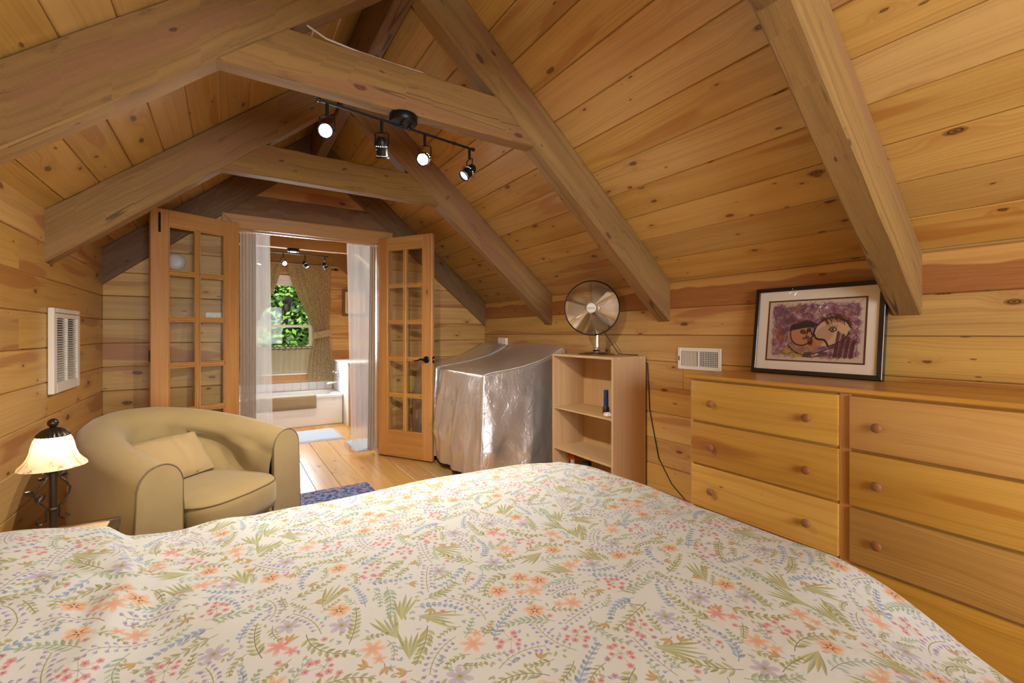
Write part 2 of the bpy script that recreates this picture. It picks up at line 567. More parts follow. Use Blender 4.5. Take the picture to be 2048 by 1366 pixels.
def paint_floral():
    N = 1280
    P = Paint(N, N, (0.765, 0.785, 0.785))
    OL, SG, BL, LV, OC, DK = (0.53, 0.54, 0.31), (0.51, 0.60, 0.50), (0.43, 0.53, 0.68), (0.55, 0.53, 0.69), (0.64, 0.52, 0.30), (0.28, 0.26, 0.23)
    TE = (0.54, 0.62, 0.60)
    placed = []

    def clear(pts, slack=1.0):
        A = np.array(placed) if placed else None
        for (x, y, r) in pts:
            if A is None:
                continue
            dx = np.abs(A[:, 0] - x % N)
            dy = np.abs(A[:, 1] - y % N)
            dx = np.minimum(dx, N - dx)
            dy = np.minimum(dy, N - dy)
            if (np.hypot(dx, dy) < (r + A[:, 2]) * slack).any():
                return False
        return True

    def reserve(pts):
        for (x, y, r) in pts:
            placed.append((x % N, y % N, r))

    def curve_pts(x, y, a, L, n, bend):
        out = []
        st = L / n
        for i in range(n + 1):
            out.append((x, y, a))
            x += st * math.cos(a)
            y += st * math.sin(a)
            a += bend / n
        return out
    jobs = ['orange'] * 8 + ['lav'] * 7 + ['lily'] * 7 + ['pinks'] * 7 + ['fan'] * 9 + ['bells'] * 14 + ['blue'] * 13 + ['olive'] * 26 + ['sage'] * 30 + ['ochre'] * 18 + ['olive2'] * 44 + ['sage2'] * 44 + ['small'] * 20 + ['leaf'] * 160
    for k in jobs:
        for _ in range(140):
            x, y = rng.uniform(0, N, 2)
            a = rng.uniform(0, 2 * PI)
            if k in ('orange', 'lav'):
                res = [(x, y, 50)]
            elif k == 'lily':
                res = [(x, y, 46), (x + 66 * math.cos(a), y + 66 * math.sin(a), 26)]
            elif k == 'pinks':
                res = [(x, y, 66)]
            elif k == 'fan':
                cp = curve_pts(x, y, a, 190, 5, 0.3)
                res = [(p[0], p[1], 14 + 5 * i) for i, p in enumerate(cp)]
            elif k in ('bells', 'blue', 'olive', 'sage'):
                bend = rng.uniform(-1.5, 1.5)
                cp = curve_pts(x, y, a, rng.uniform(180, 250), 8, bend)
                res = [(p[0], p[1], 25) for p in cp]
            elif k in ('olive2', 'sage2'):
                bend = rng.uniform(-1.2, 1.2)
                cp = curve_pts(x, y, a, rng.uniform(95, 130), 5, bend)
                res = [(p[0], p[1], 18) for p in cp]
            elif k == 'ochre':
                res = [(x + 22 * math.cos(a), y + 22 * math.sin(a), 24)]
            elif k == 'small':
                res = [(x, y, 15)]
            else:
                res = [(x + 14 * math.cos(a), y + 14 * math.sin(a), 12)]
            if clear(res, 0.92 if k in ('orange', 'lav', 'lily', 'pinks', 'fan') else 0.74):
                break
        else:
            continue
        reserve(res)
        if k == 'orange':
            P.flower(x, y, 52, 5, (0.81, 0.69, 0.59), (0.77, 0.51, 0.33), a, al=0.72)
            for i in range(5):
                t = a + i * 2 * PI / 5 + 0.3
                for q in (-0.16, 0.0, 0.16):
                    P.stroke([(x + 8 * math.cos(t), y + 8 * math.sin(t)), (x + 36 * math.cos(t + q), y + 36 * math.sin(t + q))], 1.3, (0.76, 0.40, 0.15), 0.5)
                P.dot(x + 12 * math.cos(t), y + 12 * math.sin(t), 5.5, (0.32, 0.16, 0.10), 0.85, 1, 3, t)
            P.dot(x, y, 4, (0.82, 0.74, 0.62), 0.9)
        elif k == 'lav':
            P.flower(x, y, 52, 6, (0.66, 0.63, 0.74), (0.56, 0.53, 0.66), a, 0.8, al=0.7)
            for i in range(14):
                t = a + i * PI / 7
                P.stroke([(x, y), (x + 15 * math.cos(t), y + 15 * math.sin(t))], 1.3, (0.64, 0.61, 0.32), 0.8)
            P.dot(x, y, 6, (0.52, 0.54, 0.30), 0.9)
        elif k == 'lily':
            c1, c2 = ((0.82, 0.62, 0.60), (0.78, 0.34, 0.34)) if rng.random() < 0.5 else ((0.82, 0.68, 0.58), (0.78, 0.48, 0.33))
            P.flower(x, y, 54, 6, c1, c2, a + 0.4, 1.2, al=0.7)
            P.flower(x + 66 * math.cos(a), y + 66 * math.sin(a), 30, 5, c1, c2, a + 1, 1.1, al=0.7)
        elif k == 'pinks':
            for i in range(9):
                t = a + i * 0.72 + rng.uniform(-0.25, 0.25)
                r = rng.uniform(24, 72)
                fx, fy = x + r * math.cos(t), y + r * math.sin(t)
                P.stroke([(x, y), (fx, fy)], 0.9, (0.46, 0.44, 0.30), 0.6)
                P.flower(fx, fy, rng.uniform(11, 18), 5, (0.78, 0.54, 0.57), (0.70, 0.33, 0.40), rng.uniform(0, 6), al=0.75)
                P.dot(fx, fy, 2.2, (0.45, 0.12, 0.18), 0.8)
        elif k == 'fan':
            for i in range(5):
                t = a + (i - 2) * 0.17
                P.leaf(x, y, t, rng.uniform(140, 205), rng.uniform(6, 9), [(0.60, 0.59, 0.34), OL, (0.54, 0.58, 0.42)][i % 3], 0.72, 1.25)
        elif k == 'bells':
            P.stroke([(p[0], p[1]) for p in cp], 1.5, (0.48, 0.47, 0.28), 0.85)
            for i, (bx, by, ba) in enumerate(cp[1:]):
                for sg in (1, -1):
                    t = ba + sg * rng.uniform(0.8, 1.3)
                    ex_, ey_ = bx + 12 * math.cos(t), by + 12 * math.sin(t)
                    P.stroke([(bx, by), (ex_, ey_)], 0.9, (0.48, 0.47, 0.3), 0.7)
                    P.leaf(ex_ - 2 * math.cos(t), ey_ - 2 * math.sin(t), t, 23, 8, np.clip(np.array(LV) * rng.uniform(0.9, 1.1), 0, 1), 0.8, 1.7)
        elif k in ('blue', 'olive', 'sage', 'olive2', 'sage2'):
            big = not k.endswith('2')
            col = {'b': BL, 'o': OL, 's': SG if rng.random() < 0.65 else TE}[k[0]]
            stem = {'b': (0.40, 0.45, 0.54), 'o': (0.34, 0.28, 0.22), 's': (0.44, 0.46, 0.36)}[k[0]]
            P.stroke([(p[0], p[1]) for p in cp], 1.5 if big else 1.2, stem, 0.8)
            ll, lw = (rng.uniform(38, 54), rng.uniform(6.5, 9.5)) if big else (rng.uniform(24, 32), rng.uniform(5, 7))
            if k == 'blue':
                ll, lw = ll * 0.72, lw * 1.0
            n_ = len(cp) - 1
            for i, (qx, qy, qa) in enumerate(cp[1:]):
                sc_ = 1 - 0.5 * i / n_
                for sg in (-1, 1):
                    c = np.clip(np.array(col) * rng.uniform(0.88, 1.12), 0, 1)
                    P.leaf(qx, qy, qa + sg * rng.uniform(0.55, 0.95), ll * sc_, lw * (0.6 + 0.4 * sc_), c, rng.uniform(0.5, 0.85))
            P.leaf(cp[-1][0], cp[-1][1], cp[-1][2], ll * 0.6, lw * 0.7, col, 0.7)
        elif k == 'ochre':
            for i in range(3):
                P.leaf(x, y, a + (i - 1) * 0.6, rng.uniform(40, 54), 8, OC, 0.75)
            P.stroke([(x, y), (x - 16 * math.cos(a), y - 16 * math.sin(a))], 1.4, DK, 0.7)
        elif k == 'small':
            P.flower(x, y, 15, 5, (0.78, 0.58, 0.60) if rng.random() < 0.6 else (0.62, 0.59, 0.70), (0.66, 0.36, 0.42), a, al=0.75)
            P.dot(x, y, 2, (0.4, 0.15, 0.2), 0.8)
        else:
            P.leaf(x, y, a, rng.uniform(24, 34), 6, [OL, SG, BL, LV, TE][int(rng.integers(0, 5))], 0.65)
            if rng.random() < 0.5:
                P.leaf(x, y, a + 0.8, rng.uniform(20, 28), 5, [OL, SG, BL, LV, TE][int(rng.integers(0, 5))], 0.6)
    return P.image('floral_print')


def paint_drawing():
    W, H = 640, 400
    P = Paint(W, H, (0.80, 0.74, 0.66), wrap=False)
    for i in range(700):      # loose mauve chalk ground
        x, y = rng.uniform(35, W - 35), rng.uniform(30, H - 28)
        c = [(0.50, 0.28, 0.42), (0.58, 0.38, 0.50), (0.34, 0.18, 0.34), (0.62, 0.46, 0.54), (0.46, 0.18, 0.26)][int(rng.integers(0, 5))]
        P.dot(x, y, rng.uniform(10, 34), c, 0.35, 8, rng.uniform(6, 18), rng.uniform(0, 3))
    for (x, y, r, c) in ((110, 190, 46, (0.28, 0.14, 0.22)), (95, 150, 30, (0.72, 0.42, 0.10)), (80, 200, 26, (0.66, 0.36, 0.10)), (205, 350, 34, (0.62, 0.48, 0.16)),
                         (150, 60, 50, (0.72, 0.60, 0.20)), (100, 320, 40, (0.25, 0.20, 0.28)), (160, 270, 44, (0.22, 0.13, 0.24)), (220, 255, 34, (0.36, 0.12, 0.16))):
        P.dot(x, y, r, c, 0.55, 16, r * 0.6, 0.4)
    for i in range(260):      # crayon hatching over the ground
        x, y, a = rng.uniform(40, W - 40), rng.uniform(34, H - 32), rng.uniform(0.3, 1.2) if i % 2 else rng.uniform(-1.2, -0.3)
        L_ = rng.uniform(14, 44)
        P.stroke([(x, y), (x + L_ * math.cos(a), y + L_ * math.sin(a))], rng.uniform(0.9, 2.2),
                 [(0.22, 0.12, 0.26), (0.52, 0.22, 0.24), (0.60, 0.40, 0.52), (0.70, 0.46, 0.20), (0.16, 0.10, 0.20)][i % 5], 0.6)
    # left face: tilted oval with fringe; right face: larger profile
    P.dot(235, 170, 92, (0.74, 0.50, 0.34), 0.95, 3, 74, -0.5)
    P.dot(440, 190, 120, (0.82, 0.68, 0.52), 0.95, 3, 84, 0.5)
    P.dot(395, 175, 60, (0.62, 0.50, 0.44), 0.5, 14, 50, 0.5)
    P.dot(330, 120, 58, (0.72, 0.46, 0.24), 0.8, 6, 34, 0.1)
    P.dot(250, 75, 110, (0.60, 0.46, 0.26), 0.55, 8, 26, -0.1)
    K = (0.10, 0.06, 0.12)

    def curve(pts, w, col=K, al=0.9, n=14):
        out = []
        p = [pts[0]] + list(pts) + [pts[-1]]
        for i in range(1, len(p) - 2):
            for k in range(n):
                t = k / n
                a, b_, c, d = [np.array(p[i + j], float) for j in (-1, 0, 1, 2)]
                q = 0.5 * (2 * b_ + (c - a) * t + (2 * a - 5 * b_ + 4 * c - d) * t * t + (3 * b_ - a - 3 * c + d) * t ** 3)
                out.append((q[0], q[1]))
        out.append(pts[-1])
        P.stroke(out, w * 1.35, col, al)
    for i in range(26):        # fringe of the left head
        x0 = 165 + i * 6
        curve([(x0 + 30, 268 - abs(i - 13) * 2.2), (x0 + 8, 235 - i * 0.5), (x0 - 8, 200 + i * 1.2)], 3.0, (0.12, 0.09, 0.16), 0.85, 6)
    for i in range(70):        # hair of the right head
        t = rng.uniform(0, 1)
        x0, y0 = 360 + 190 * t + rng.uniform(-8, 8), 235 + 62 * math.sin(PI * (0.15 + 0.75 * t)) + rng.uniform(-14, 14)
        curve([(x0, y0), (x0 + rng.uniform(10, 26), y0 - rng.uniform(2, 20)), (x0 + rng.uniform(16, 46), y0 - rng.uniform(16, 50))], 1.5,
              [(0.36, 0.14, 0.10), (0.18, 0.08, 0.10), (0.50, 0.24, 0.12)][i % 3], 0.8, 5)
    curve([(165, 205), (170, 150), (200, 112), (250, 100), (300, 118)], 3)
    curve([(325, 170), (345, 230), (390, 270), (450, 282), (520, 262), (560, 215)], 3)
    curve([(330, 172), (342, 150), (360, 142), (400, 135), (425, 96)], 4.5)
    curve([(300, 210), (312, 180), (322, 160), (306, 148), (318, 136), (300, 124)], 3.2)
    curve([(300, 260), (330, 214), (322, 176)], 3)
    curve([(425, 96), (480, 120), (530, 150), (548, 190)], 2.6)
    for (ex, ey, r) in ((250, 190, 16), (292, 200, 13), (448, 205, 24)):
        curve([(ex - r, ey), (ex, ey + r * 0.6), (ex + r, ey), (ex, ey - r * 0.6), (ex - r, ey)], 2.4)
        P.dot(ex, ey, r * 0.35, K, 0.9)
        for k in range(7):
            P.stroke([(ex - r + k * r / 3, ey + r * 0.5), (ex - r + k * r / 3 + 4, ey + r * 1.1)], 1.3, K, 0.8)
    curve([(262, 176), (286, 196), (276, 158), (292, 160)], 2.4)
    for k in range(16):
        P.stroke([(252 + k * 4, 150 + (k % 3) * 3), (256 + k * 4, 138 + (k % 4) * 3)], 1.6, K, 0.85)
    P.dot(300, 138, 16, (0.52, 0.16, 0.14), 0.9, 2, 6, 0.5)
    for k in range(12):
        P.stroke([(288 + k * 3, 128), (294 + k * 2, 110 - (k % 3) * 5)], 1.4, K, 0.8)
    # arms, hands, shawl stripes
    curve([(150, 100), (215, 50), (290, 40), (380, 62), (470, 100)], 2.2)
    curve([(180, 70), (250, 30), (330, 26), (420, 44)], 2.2)
    P.dot(300, 46, 30, (0.56, 0.30, 0.24), 0.8, 4, 14, 0.3)
    P.dot(395, 46, 34, (0.52, 0.36, 0.42), 0.8, 4, 15, 0.1)
    for k in range(6):
        curve([(270 + k * 9, 54), (268 + k * 9, 36), (272 + k * 9, 24)], 2.0)
        curve([(370 + k * 9, 58), (374 + k * 9, 44)], 1.8)
    for k in range(11):
        x0 = 470 + k * 11
        curve([(x0 + 14, 190 - k * 6), (x0 + 4, 110), (x0 - 6, 28)], 2.4 if k % 3 else 5, [(0.30, 0.12, 0.18), K, (0.44, 0.16, 0.16)][k % 3], 0.8, 6)
    for k in range(4):
        curve([(130 + k * 8, 80 - k * 8), (190 + k * 10, 46 - k * 6), (250, 34 - k * 3)], 4, (0.72, 0.60, 0.20), 0.6, 6)
    # wandering line border and scribbles
    for side in range(4):
        x, y = [(40, 40), (40, H - 36), (40, 40), (W - 44, 40)][side]
        pts = [(x, y)]
        for k in range(70 if side < 2 else 44):
            if side < 2:
                x += 8
                y += rng.uniform(-7, 7) + (([40, H - 36][side]) - y) * 0.2
            else:
                y += 7.4
                x += rng.uniform(-8, 8) + (([40, W - 44][side - 2]) - x) * 0.2
            pts.append((x, y))
        P.stroke(pts, 1.5, (0.14, 0.10, 0.16), 0.8)
    for k in range(130):
        x, y = rng.uniform(50, 600), rng.choice([rng.uniform(280, 360), rng.uniform(60, 350)])
        if 170 < x < 560 and 60 < y < 270:
            continue
        pts = [(x, y)]
        for j in range(6):
            pts.append((pts[-1][0] + rng.uniform(-12, 12), pts[-1][1] + rng.uniform(-10, 10)))
        P.stroke(pts, 1.2, [(0.2, 0.12, 0.2), (0.32, 0.2, 0.34), (0.5, 0.2, 0.2)][k % 3], 0.7)
    return P.image('chalk_drawing')


def mat_image(name, img, scale=1.0, rough=0.8, bump=True, sheen=0.0):
    m, nt, b = new_mat(name)
    B = NB(nt)
    uv = B.n('ShaderNodeUVMap').outputs[0]
    mp = B.n('ShaderNodeMapping')
    mp.inputs['Scale'].default_value = (scale, scale, 1)
    B.link(uv, mp.inputs[0])
    ti = B.n('ShaderNodeTexImage')
    ti.image = img
    B.link(mp.outputs[0], ti.inputs[0])
    B.link(ti.outputs[0], b.inputs['Base Color'])
    b.inputs['Roughness'].default_value = rough
    if sheen:
        b.inputs['Sheen Weight'].default_value = sheen
    if bump:
        nz = B.noise(uv, 9, 4, 0.6)
        B.bump(nz, 0.25, 0.02, b)
    return m


mat_image('floral_cotton', paint_floral(), 1 / 0.56, 0.85)
mat_image('drawing_print', paint_drawing(), 1.0, 0.8, False)

# ------------------------------------------------------------------ mesh helpers


def tag(o, label=None, cat=None, group=None, kind=None, category=None):
    cat = cat or category
    if label:
        o['label'] = label
    if cat:
        o['category'] = cat
    if group:
        o['group'] = group
    if kind:
        o['kind'] = kind
    return o


def thing(name, label, cat, loc=(0, 0, 0), rz=0.0, group=None, kind=None):
    o = bpy.data.objects.new(name, None)
    COL.objects.link(o)
    o.empty_display_size = 0.1
    o.location = loc
    o.rotation_euler = (0, 0, rz)
    return tag(o, label, cat, group, kind)


class G:
    """collects geometry for one mesh object"""

    def __init__(s):
        s.bm = bmesh.new()
        s.uv = s.bm.loops.layers.uv.new('UVMap')

    def faces(s, vs, fs):
        v = [s.bm.verts.new(p) for p in vs]
        for f in fs:
            try:
                s.bm.faces.new([v[i] for i in f])
            except ValueError:
                pass
        return v

    def box(s, x0, x1, y0, y1, z0, z1, bev=0.0, seg=1):
        vs = [(x, y, z) for z in (z0, z1) for y in (y0, y1) for x in (x0, x1)]
        v = s.faces(vs, [(0, 2, 3, 1), (4, 5, 7, 6), (0, 1, 5, 4), (2, 6, 7, 3), (0, 4, 6, 2), (1, 3, 7, 5)])
        if bev > 0:
            es = set()
            for a in v:
                es.update(a.link_edges)
            bmesh.ops.bevel(s.bm, geom=list(es), offset=bev, segments=seg, profile=0.5, affect='EDGES', clamp_overlap=True)
        return s

    def hexa(s, pts):
        """8 points: 4 of one end, 4 of the other"""
        s.faces(pts, [(3, 2, 1, 0), (4, 5, 6, 7), (0, 1, 5, 4), (1, 2, 6, 5), (2, 3, 7, 6), (3, 0, 4, 7)])
        return s

    def loft(s, rings, closed=True, caps=True):
        n = len(rings[0])
        vv = [[s.bm.verts.new(p) for p in r] for r in rings]
        for a, b in zip(vv[:-1], vv[1:]):
            for i in range(n if closed else n - 1):
                j = (i + 1) % n
                try:
                    s.bm.faces.new((a[i], a[j], b[j], b[i]))
                except ValueError:
                    pass
        if caps and closed:
            for r in (vv[0][::-1], vv[-1]):
                try:
                    s.bm.faces.new(r)
                except ValueError:
                    pass
        return s

    def tube(s, pts, r, seg=8):
        pts = [Vector(p) for p in pts]
        rs = r if isinstance(r, (list, tuple)) else [r] * len(pts)
        rings = []
        up = Vector((0, 0, 1))
        for i, p in enumerate(pts):
            d = (pts[min(i + 1, len(pts) - 1)] - pts[max(i - 1, 0)]).normalized()
            if abs(d.dot(up)) > 0.95:
                up = Vector((1, 0, 0)) if abs(d.x) < 0.9 else Vector((0, 1, 0))
            a = d.cross(up).normalized()
            b = d.cross(a).normalized()
            up = -b if False else up
            rings.append([p + (a * math.cos(t) + b * math.sin(t)) * rs[i] for t in [2 * PI * k / seg for k in range(seg)]])
        return s.loft(rings)

    def lathe(s, prof, c=(0, 0, 0), axis='Z', seg=24, closed_ends=True):
        """prof: (radius, height) pairs along axis (a letter or a vector)"""
        ax = {'X': Vector((1, 0, 0)), 'Y': Vector((0, 1, 0)), 'Z': Vector((0, 0, 1))}.get(axis) if isinstance(axis, str) else Vector(axis).normalized()
        q = Vector((0, 0, 1)).rotation_difference(ax)
        c = Vector(c)
        rings = []
        for r, h in prof:
            r = max(r, 1e-5)
            rings.append([c + q @ Vector((r * math.cos(2 * PI * k / seg), r * math.sin(2 * PI * k / seg), h)) for k in range(seg)])
        return s.loft(rings, True, closed_ends)

    def prism(s, poly, axis, a, b, bev=0.0):
        """polygon in the plane across axis, extruded from a to b"""
        def p3(p, t):
            return {'X': (t, p[0], p[1]), 'Y': (p[0], t, p[1]), 'Z': (p[0], p[1], t)}[axis]
        n = len(poly)
        v = s.faces([p3(p, a) for p in poly] + [p3(p, b) for p in poly],
                    [tuple(range(n))[::-1], tuple(range(n, 2 * n))] + [(i, (i + 1) % n, n + (i + 1) % n, n + i) for i in range(n)])
        if bev > 0:
            es = set()
            for q in v:
                es.update(q.link_edges)
            bmesh.ops.bevel(s.bm, geom=list(es), offset=bev, segments=1, profile=0.5, affect='EDGES', clamp_overlap=True)
        return s

    def grain(s, g, ou=None, ov=None):
        g = Vector(g).normalized()
        ou = R.uniform(0, 60) if ou is None else ou
        ov = R.uniform(0, 60) if ov is None else ov
        s.bm.normal_update()
        for f in s.bm.faces:
            n = f.normal
            h = n.cross(g)
            if h.length < 0.3:       # end grain
                h = g.orthogonal().normalized()
                gg = g.cross(h)
                for l in f.loops:
                    l[s.uv].uv = (l.vert.co.dot(gg) * 0.2 + ou, l.vert.co.dot(h) + ov)
                continue
            h.normalize()
            if h[max(range(3), key=lambda i: abs(h[i]))] < 0:
                h = -h
            for l in f.loops:
                l[s.uv].uv = (l.vert.co.dot(g) + ou, l.vert.co.dot(h) + ov)
        return s

    def mesh(s, name, mat, smooth=False, angle=None):
        bmesh.ops.recalc_face_normals(s.bm, faces=s.bm.faces)
        me = bpy.data.meshes.new(name)
        s.bm.to_mesh(me)
        s.bm.free()
        me.materials.append(MATS[mat])
        if smooth:
            me.polygons.foreach_set('use_smooth', [True] * len(me.polygons))
            if angle:
                try:
                    me.set_sharp_from_angle(angle=angle)
                except Exception:
                    pass
        return me

    def obj(s, name, mat, parent=None, smooth=False, angle=0.7, **tags):
        o = bpy.data.objects.new(name, s.mesh(name, mat, smooth, angle))
        COL.objects.link(o)
        if parent is not None:
            o.parent = parent
        return tag(o, **tags)


def put(name, me, parent=None, loc=None, rot=None, **tags):
    o = bpy.data.objects.new(name, me)
    COL.objects.link(o)
    if parent is not None:
        o.parent = parent
    if loc:
        o.location = loc
    if rot:
        o.rotation_euler = rot
    return tag(o, **tags)


def copy_tree(o, parent=None):
    c = o.copy()
    COL.objects.link(c)
    if parent is not None:
        c.parent = parent
    for ch in list(o.children):
        copy_tree(ch, c)
    return c


# ------------------------------------------------------------------ the room's measures
XR, XL, YF, Y0, S = 2.3676, -0.7546, 4.2641, 0.629, 1.2192
YB, YE = -2.40, 6.667          # wall behind the bed head, bathroom end wall
XC, ZC, M = 0.642, 2.927, 0.8333   # ridge line of the ceiling and its pitch
SL = math.hypot(1, M)
ZT, ZTT = 2.10, 2.292          # collar ties, bottom and top


def zceil(x):
    return ZC - M * abs(x - XC)


def plank(parent, mat, g, h, n, org, c0, c1, a, b, th=0.02, ch=0.0042, name='plank', band=False):
    """one board: runs along g from a to b (numbers, or functions of the across position), spans c0..c1 along h, faces n"""
    g, h, n, org = Vector(g), Vector(h), Vector(n), Vector(org)
    fa = a if callable(a) else (lambda t: a)
    fb = b if callable(b) else (lambda t: b)
    pr = R.uniform(-0.0012, 0.0012)
    gap = 0.0009
    sec = [(c0 + gap, -th), (c1 - gap, -th), (c1 - gap, pr - ch), (c1 - gap - ch, pr), (c0 + gap + ch, pr), (c0 + gap, pr - ch)]
    r0 = [org + g * (fa(q[0]) + gap) + h * q[0] + n * q[1] for q in sec]
    r1 = [org + g * (fb(q[0]) - gap) + h * q[0] + n * q[1] for q in sec]
    G_ = G()
    G_.loft([r0, r1])
    if band:
        G_.grain(g, None, -(org.dot(h) + c0))
    else:
        G_.grain(g)
    return G_.obj(name, mat, parent)


def courses(lo, hi, pitch, first):
    e = first
    while e > lo + 1e-4:
        e -= pitch
    out = []
    while e < hi - 1e-4:
        out.append((max(e, lo), min(e + pitch, hi)))
        e += pitch
    return [q for q in out if q[1] - q[0] > 0.012]


def cuts(a, b, marks, p):
    c = [a]
    for m_ in marks:
        if a + 0.25 < m_ < b - 0.25 and R.random() < p and m_ - c[-1] > 0.6:
            c.append(m_)
    c.append(b)
    return list(zip(c[:-1], c[1:]))


# ---- ceiling: two slopes of boards on a sheathing
ceil_root = G()
for sg in (-1, 1):
    xe = XC + sg * 1.9
    t = 0.021
    pts = []
    for y in (YB - 0.1, YE + 0.1):
        pts += [(XC, y, ZC + t * SL), (xe, y, ZC - M * 1.9 + t * SL), (xe, y, ZC - M * 1.9 + t * SL + 0.05), (XC, y, ZC + t * SL + 0.05)]
    ceil_root.hexa(pts)
ceil_root = ceil_root.obj('ceiling', 'sheathing', kind='structure', label='sloping gable ceiling of golden knotty pine boards', category='ceiling')
DP = 0.1322
raf_y = [Y0 + k * S + 0.05 for k in range(-1, 6)]
for sg in (-1, 1):
    lim = (XR - XC) if sg > 0 else (XC - XL)
    h = Vector((sg, 0, -M)) / SL
    n = Vector((-sg * M, 0, -1)) / SL
    for c0, c1 in courses(0.0, lim + 0.03, DP, 0.0085):
        for a, b in cuts(YB, YE, raf_y, 0.42):
            plank(ceil_root, 'pine_ceiling', (0, 1, 0), h, n, (XC, 0, ZC), c0 * SL, c1 * SL, a, b)

# ---- side walls
wl = G().box(XL - 0.09, XL - 0.021, YB - 0.1, YE + 0.1, -0.02, 1.80).obj('wall_left', 'sheathing', kind='structure',
                                                                    label='low pine board wall behind the armchair and lamp', category='wall')
for c0, c1 in courses(0.0, zceil(XL), 0.1715, 0.566):
    for a, b in cuts(YB, YF, [0.1, 0.9, 1.7, 2.2, 2.75, 3.1, 3.6], 0.3):
        plank(wl, 'pine_wall', (0, 1, 0), (0, 0, 1), (1, 0, 0), (XL, 0, 0), c0, c1, a, b)
    plank(wl, 'pine_wall', (0, 1, 0), (0, 0, 1), (1, 0, 0), (XL, 0, 0), c0, c1, YF + 0.11, YE)
wr = G().box(XR + 0.021, XR + 0.09, YB - 0.1, YE + 0.1, -0.02, 1.52).obj('wall_right', 'sheathing', kind='structure',
                                                                    label='low pine board wall behind the dresser and fan', category='wall')
for c0, c1 in courses(0.0, zceil(XR), 0.169, 1.1405):
    top = 1.30 < c0 < 1.32
    for a, b in cuts(YB, YF, [0.2, 0.65, 1.2, 1.48, 1.75, 2.4, 2.9, 3.5], 0.3):
        plank(wr, 'pine_band' if top else 'pine_wall', (0, 1, 0), (0, 0, 1), (-1, 0, 0), (XR, 0, 0), c0, c1, a, b, band=top)
    plank(wr, 'pine_wall', (0, 1, 0), (0, 0, 1), (-1, 0, 0), (XR, 0, 0), c0, c1, YF + 0.11, YE)

# ---- far gable wall with the doorway, bathroom end wall with its window, wall behind the bed
DX0, DX1, DZ = 0.0773, 1.2106, 2.005        # doorway
WX0, WX1, WZ0, WZ1 = 0.262, 1.010, 0.615, 1.86   # bathroom window opening


def gable_backing(name, label, y0, y1, hole):
    g = G()
    hx0, hx1, hz0, hz1 = hole
    X0, X1 = XL - 0.02, XR + 0.02

    def col(x0, x1, z0, z1a, z1b):
        g.hexa([(x0, y0, z0), (x1, y0, z0), (x1, y0, z1b), (x0, y0, z1a), (x0, y1, z0), (x1, y1, z0), (x1, y1, z1b), (x0, y1, z1a)])
    e = 0.012
    col(X0, hx0, -0.02, zceil(X0) + e, zceil(hx0) + e)
    col(hx1, X1, -0.02, zceil(hx1) + e, zceil(X1) + e)
    xm = min(max(XC, hx0), hx1)
    col(hx0, xm, hz1, zceil(hx0) + e, zceil(xm) + e)
    col(xm, hx1, hz1, zceil(xm) + e, zceil(hx1) + e)
    if hz0 > 0.0:
        col(hx0, hx1, -0.02, hz0, hz0)
    return g.obj(name, 'sheathing', kind='structure', label=label, category='wall')


def gable_planks(root, y, nrm, hole, first, mat='pine_wall', pitch=0.1715):
    hx0, hx1, hz0, hz1 = hole
    for c0, c1 in courses(0.0, ZC - 0.03, pitch, first):
        def lo(t):
            return max(XL, XC - (ZC - t) / M)

        def hi(t):
            return min(XR, XC + (ZC - t) / M)
        if c1 <= hz0 or c0 >= hz1:
            spans = [(lo, hi)] if R.random() < 0.5 or c1 > 2.2 else [(lo, R.uniform(0.3, 1.2)), None]
            if len(spans) == 2:
                spans[1] = (spans[0][1], hi)
        else:
            spans = [(lo, hx0), (hx1, hi)]
        for a, b in spans:
            plank(root, mat, (1, 0, 0), (0, 0, 1), (0, nrm, 0), (0, y, 0), c0, c1, a, b)


hole = (DX0 - 0.02, DX1 + 0.02, -1.0, DZ + 0.02)
wf = gable_backing('wall_far', 'pine board gable wall around the open double doorway', YF + 0.021, YF + 0.089, hole)
gable_planks(wf, YF, -1, hole, 0.566)
gable_planks(wf, YF + 0.11, 1, hole, 0.566)
wb = gable_backing('wall_bathroom_end', 'pine board gable wall around the bathroom window', YE + 0.021, YE + 0.10, (WX0, WX1, WZ0, WZ1))
gable_planks(wb, YE, -1, (WX0, WX1, WZ0, WZ1), 0.566)
bk = gable_backing('wall_near', 'gable wall behind the head of the bed', YB - 0.10, YB - 0.002, (-0.25, 1.45, 0.80, 2.0))  # unseen wall; its opening is added to go with the front fill light

# ---- floor
fl = G().box(XL - 0.1, XR + 0.1, YB - 0.1, YE + 0.1, -0.12, -0.022).obj('floor', 'sheathing', kind='structure', label='wide knotty pine plank floor', category='floor')
fx = [XL - 0.01]
e = 0.375 - 0.1732 * 6
while e < XR:
    if e > XL + 0.03:
        fx.append(e)
    e += 0.1732
fx.append(XR + 0.01)
for a, b in zip(fx[:-1], fx[1:]):
    for y0, y1 in cuts(YB, YE, [0.6, 1.5, 2.3, 3.0, 3.78, 4.4, 5.4], 0.35):
        plank(fl, 'pine_floor', (0, 1, 0), (1, 0, 0), (0, 0, 1), (0, 0, 0), a, b, y0, y1, ch=0.002)

# ---- rafters, ridge beam and collar ties (rough sawn)
TH = 0.262


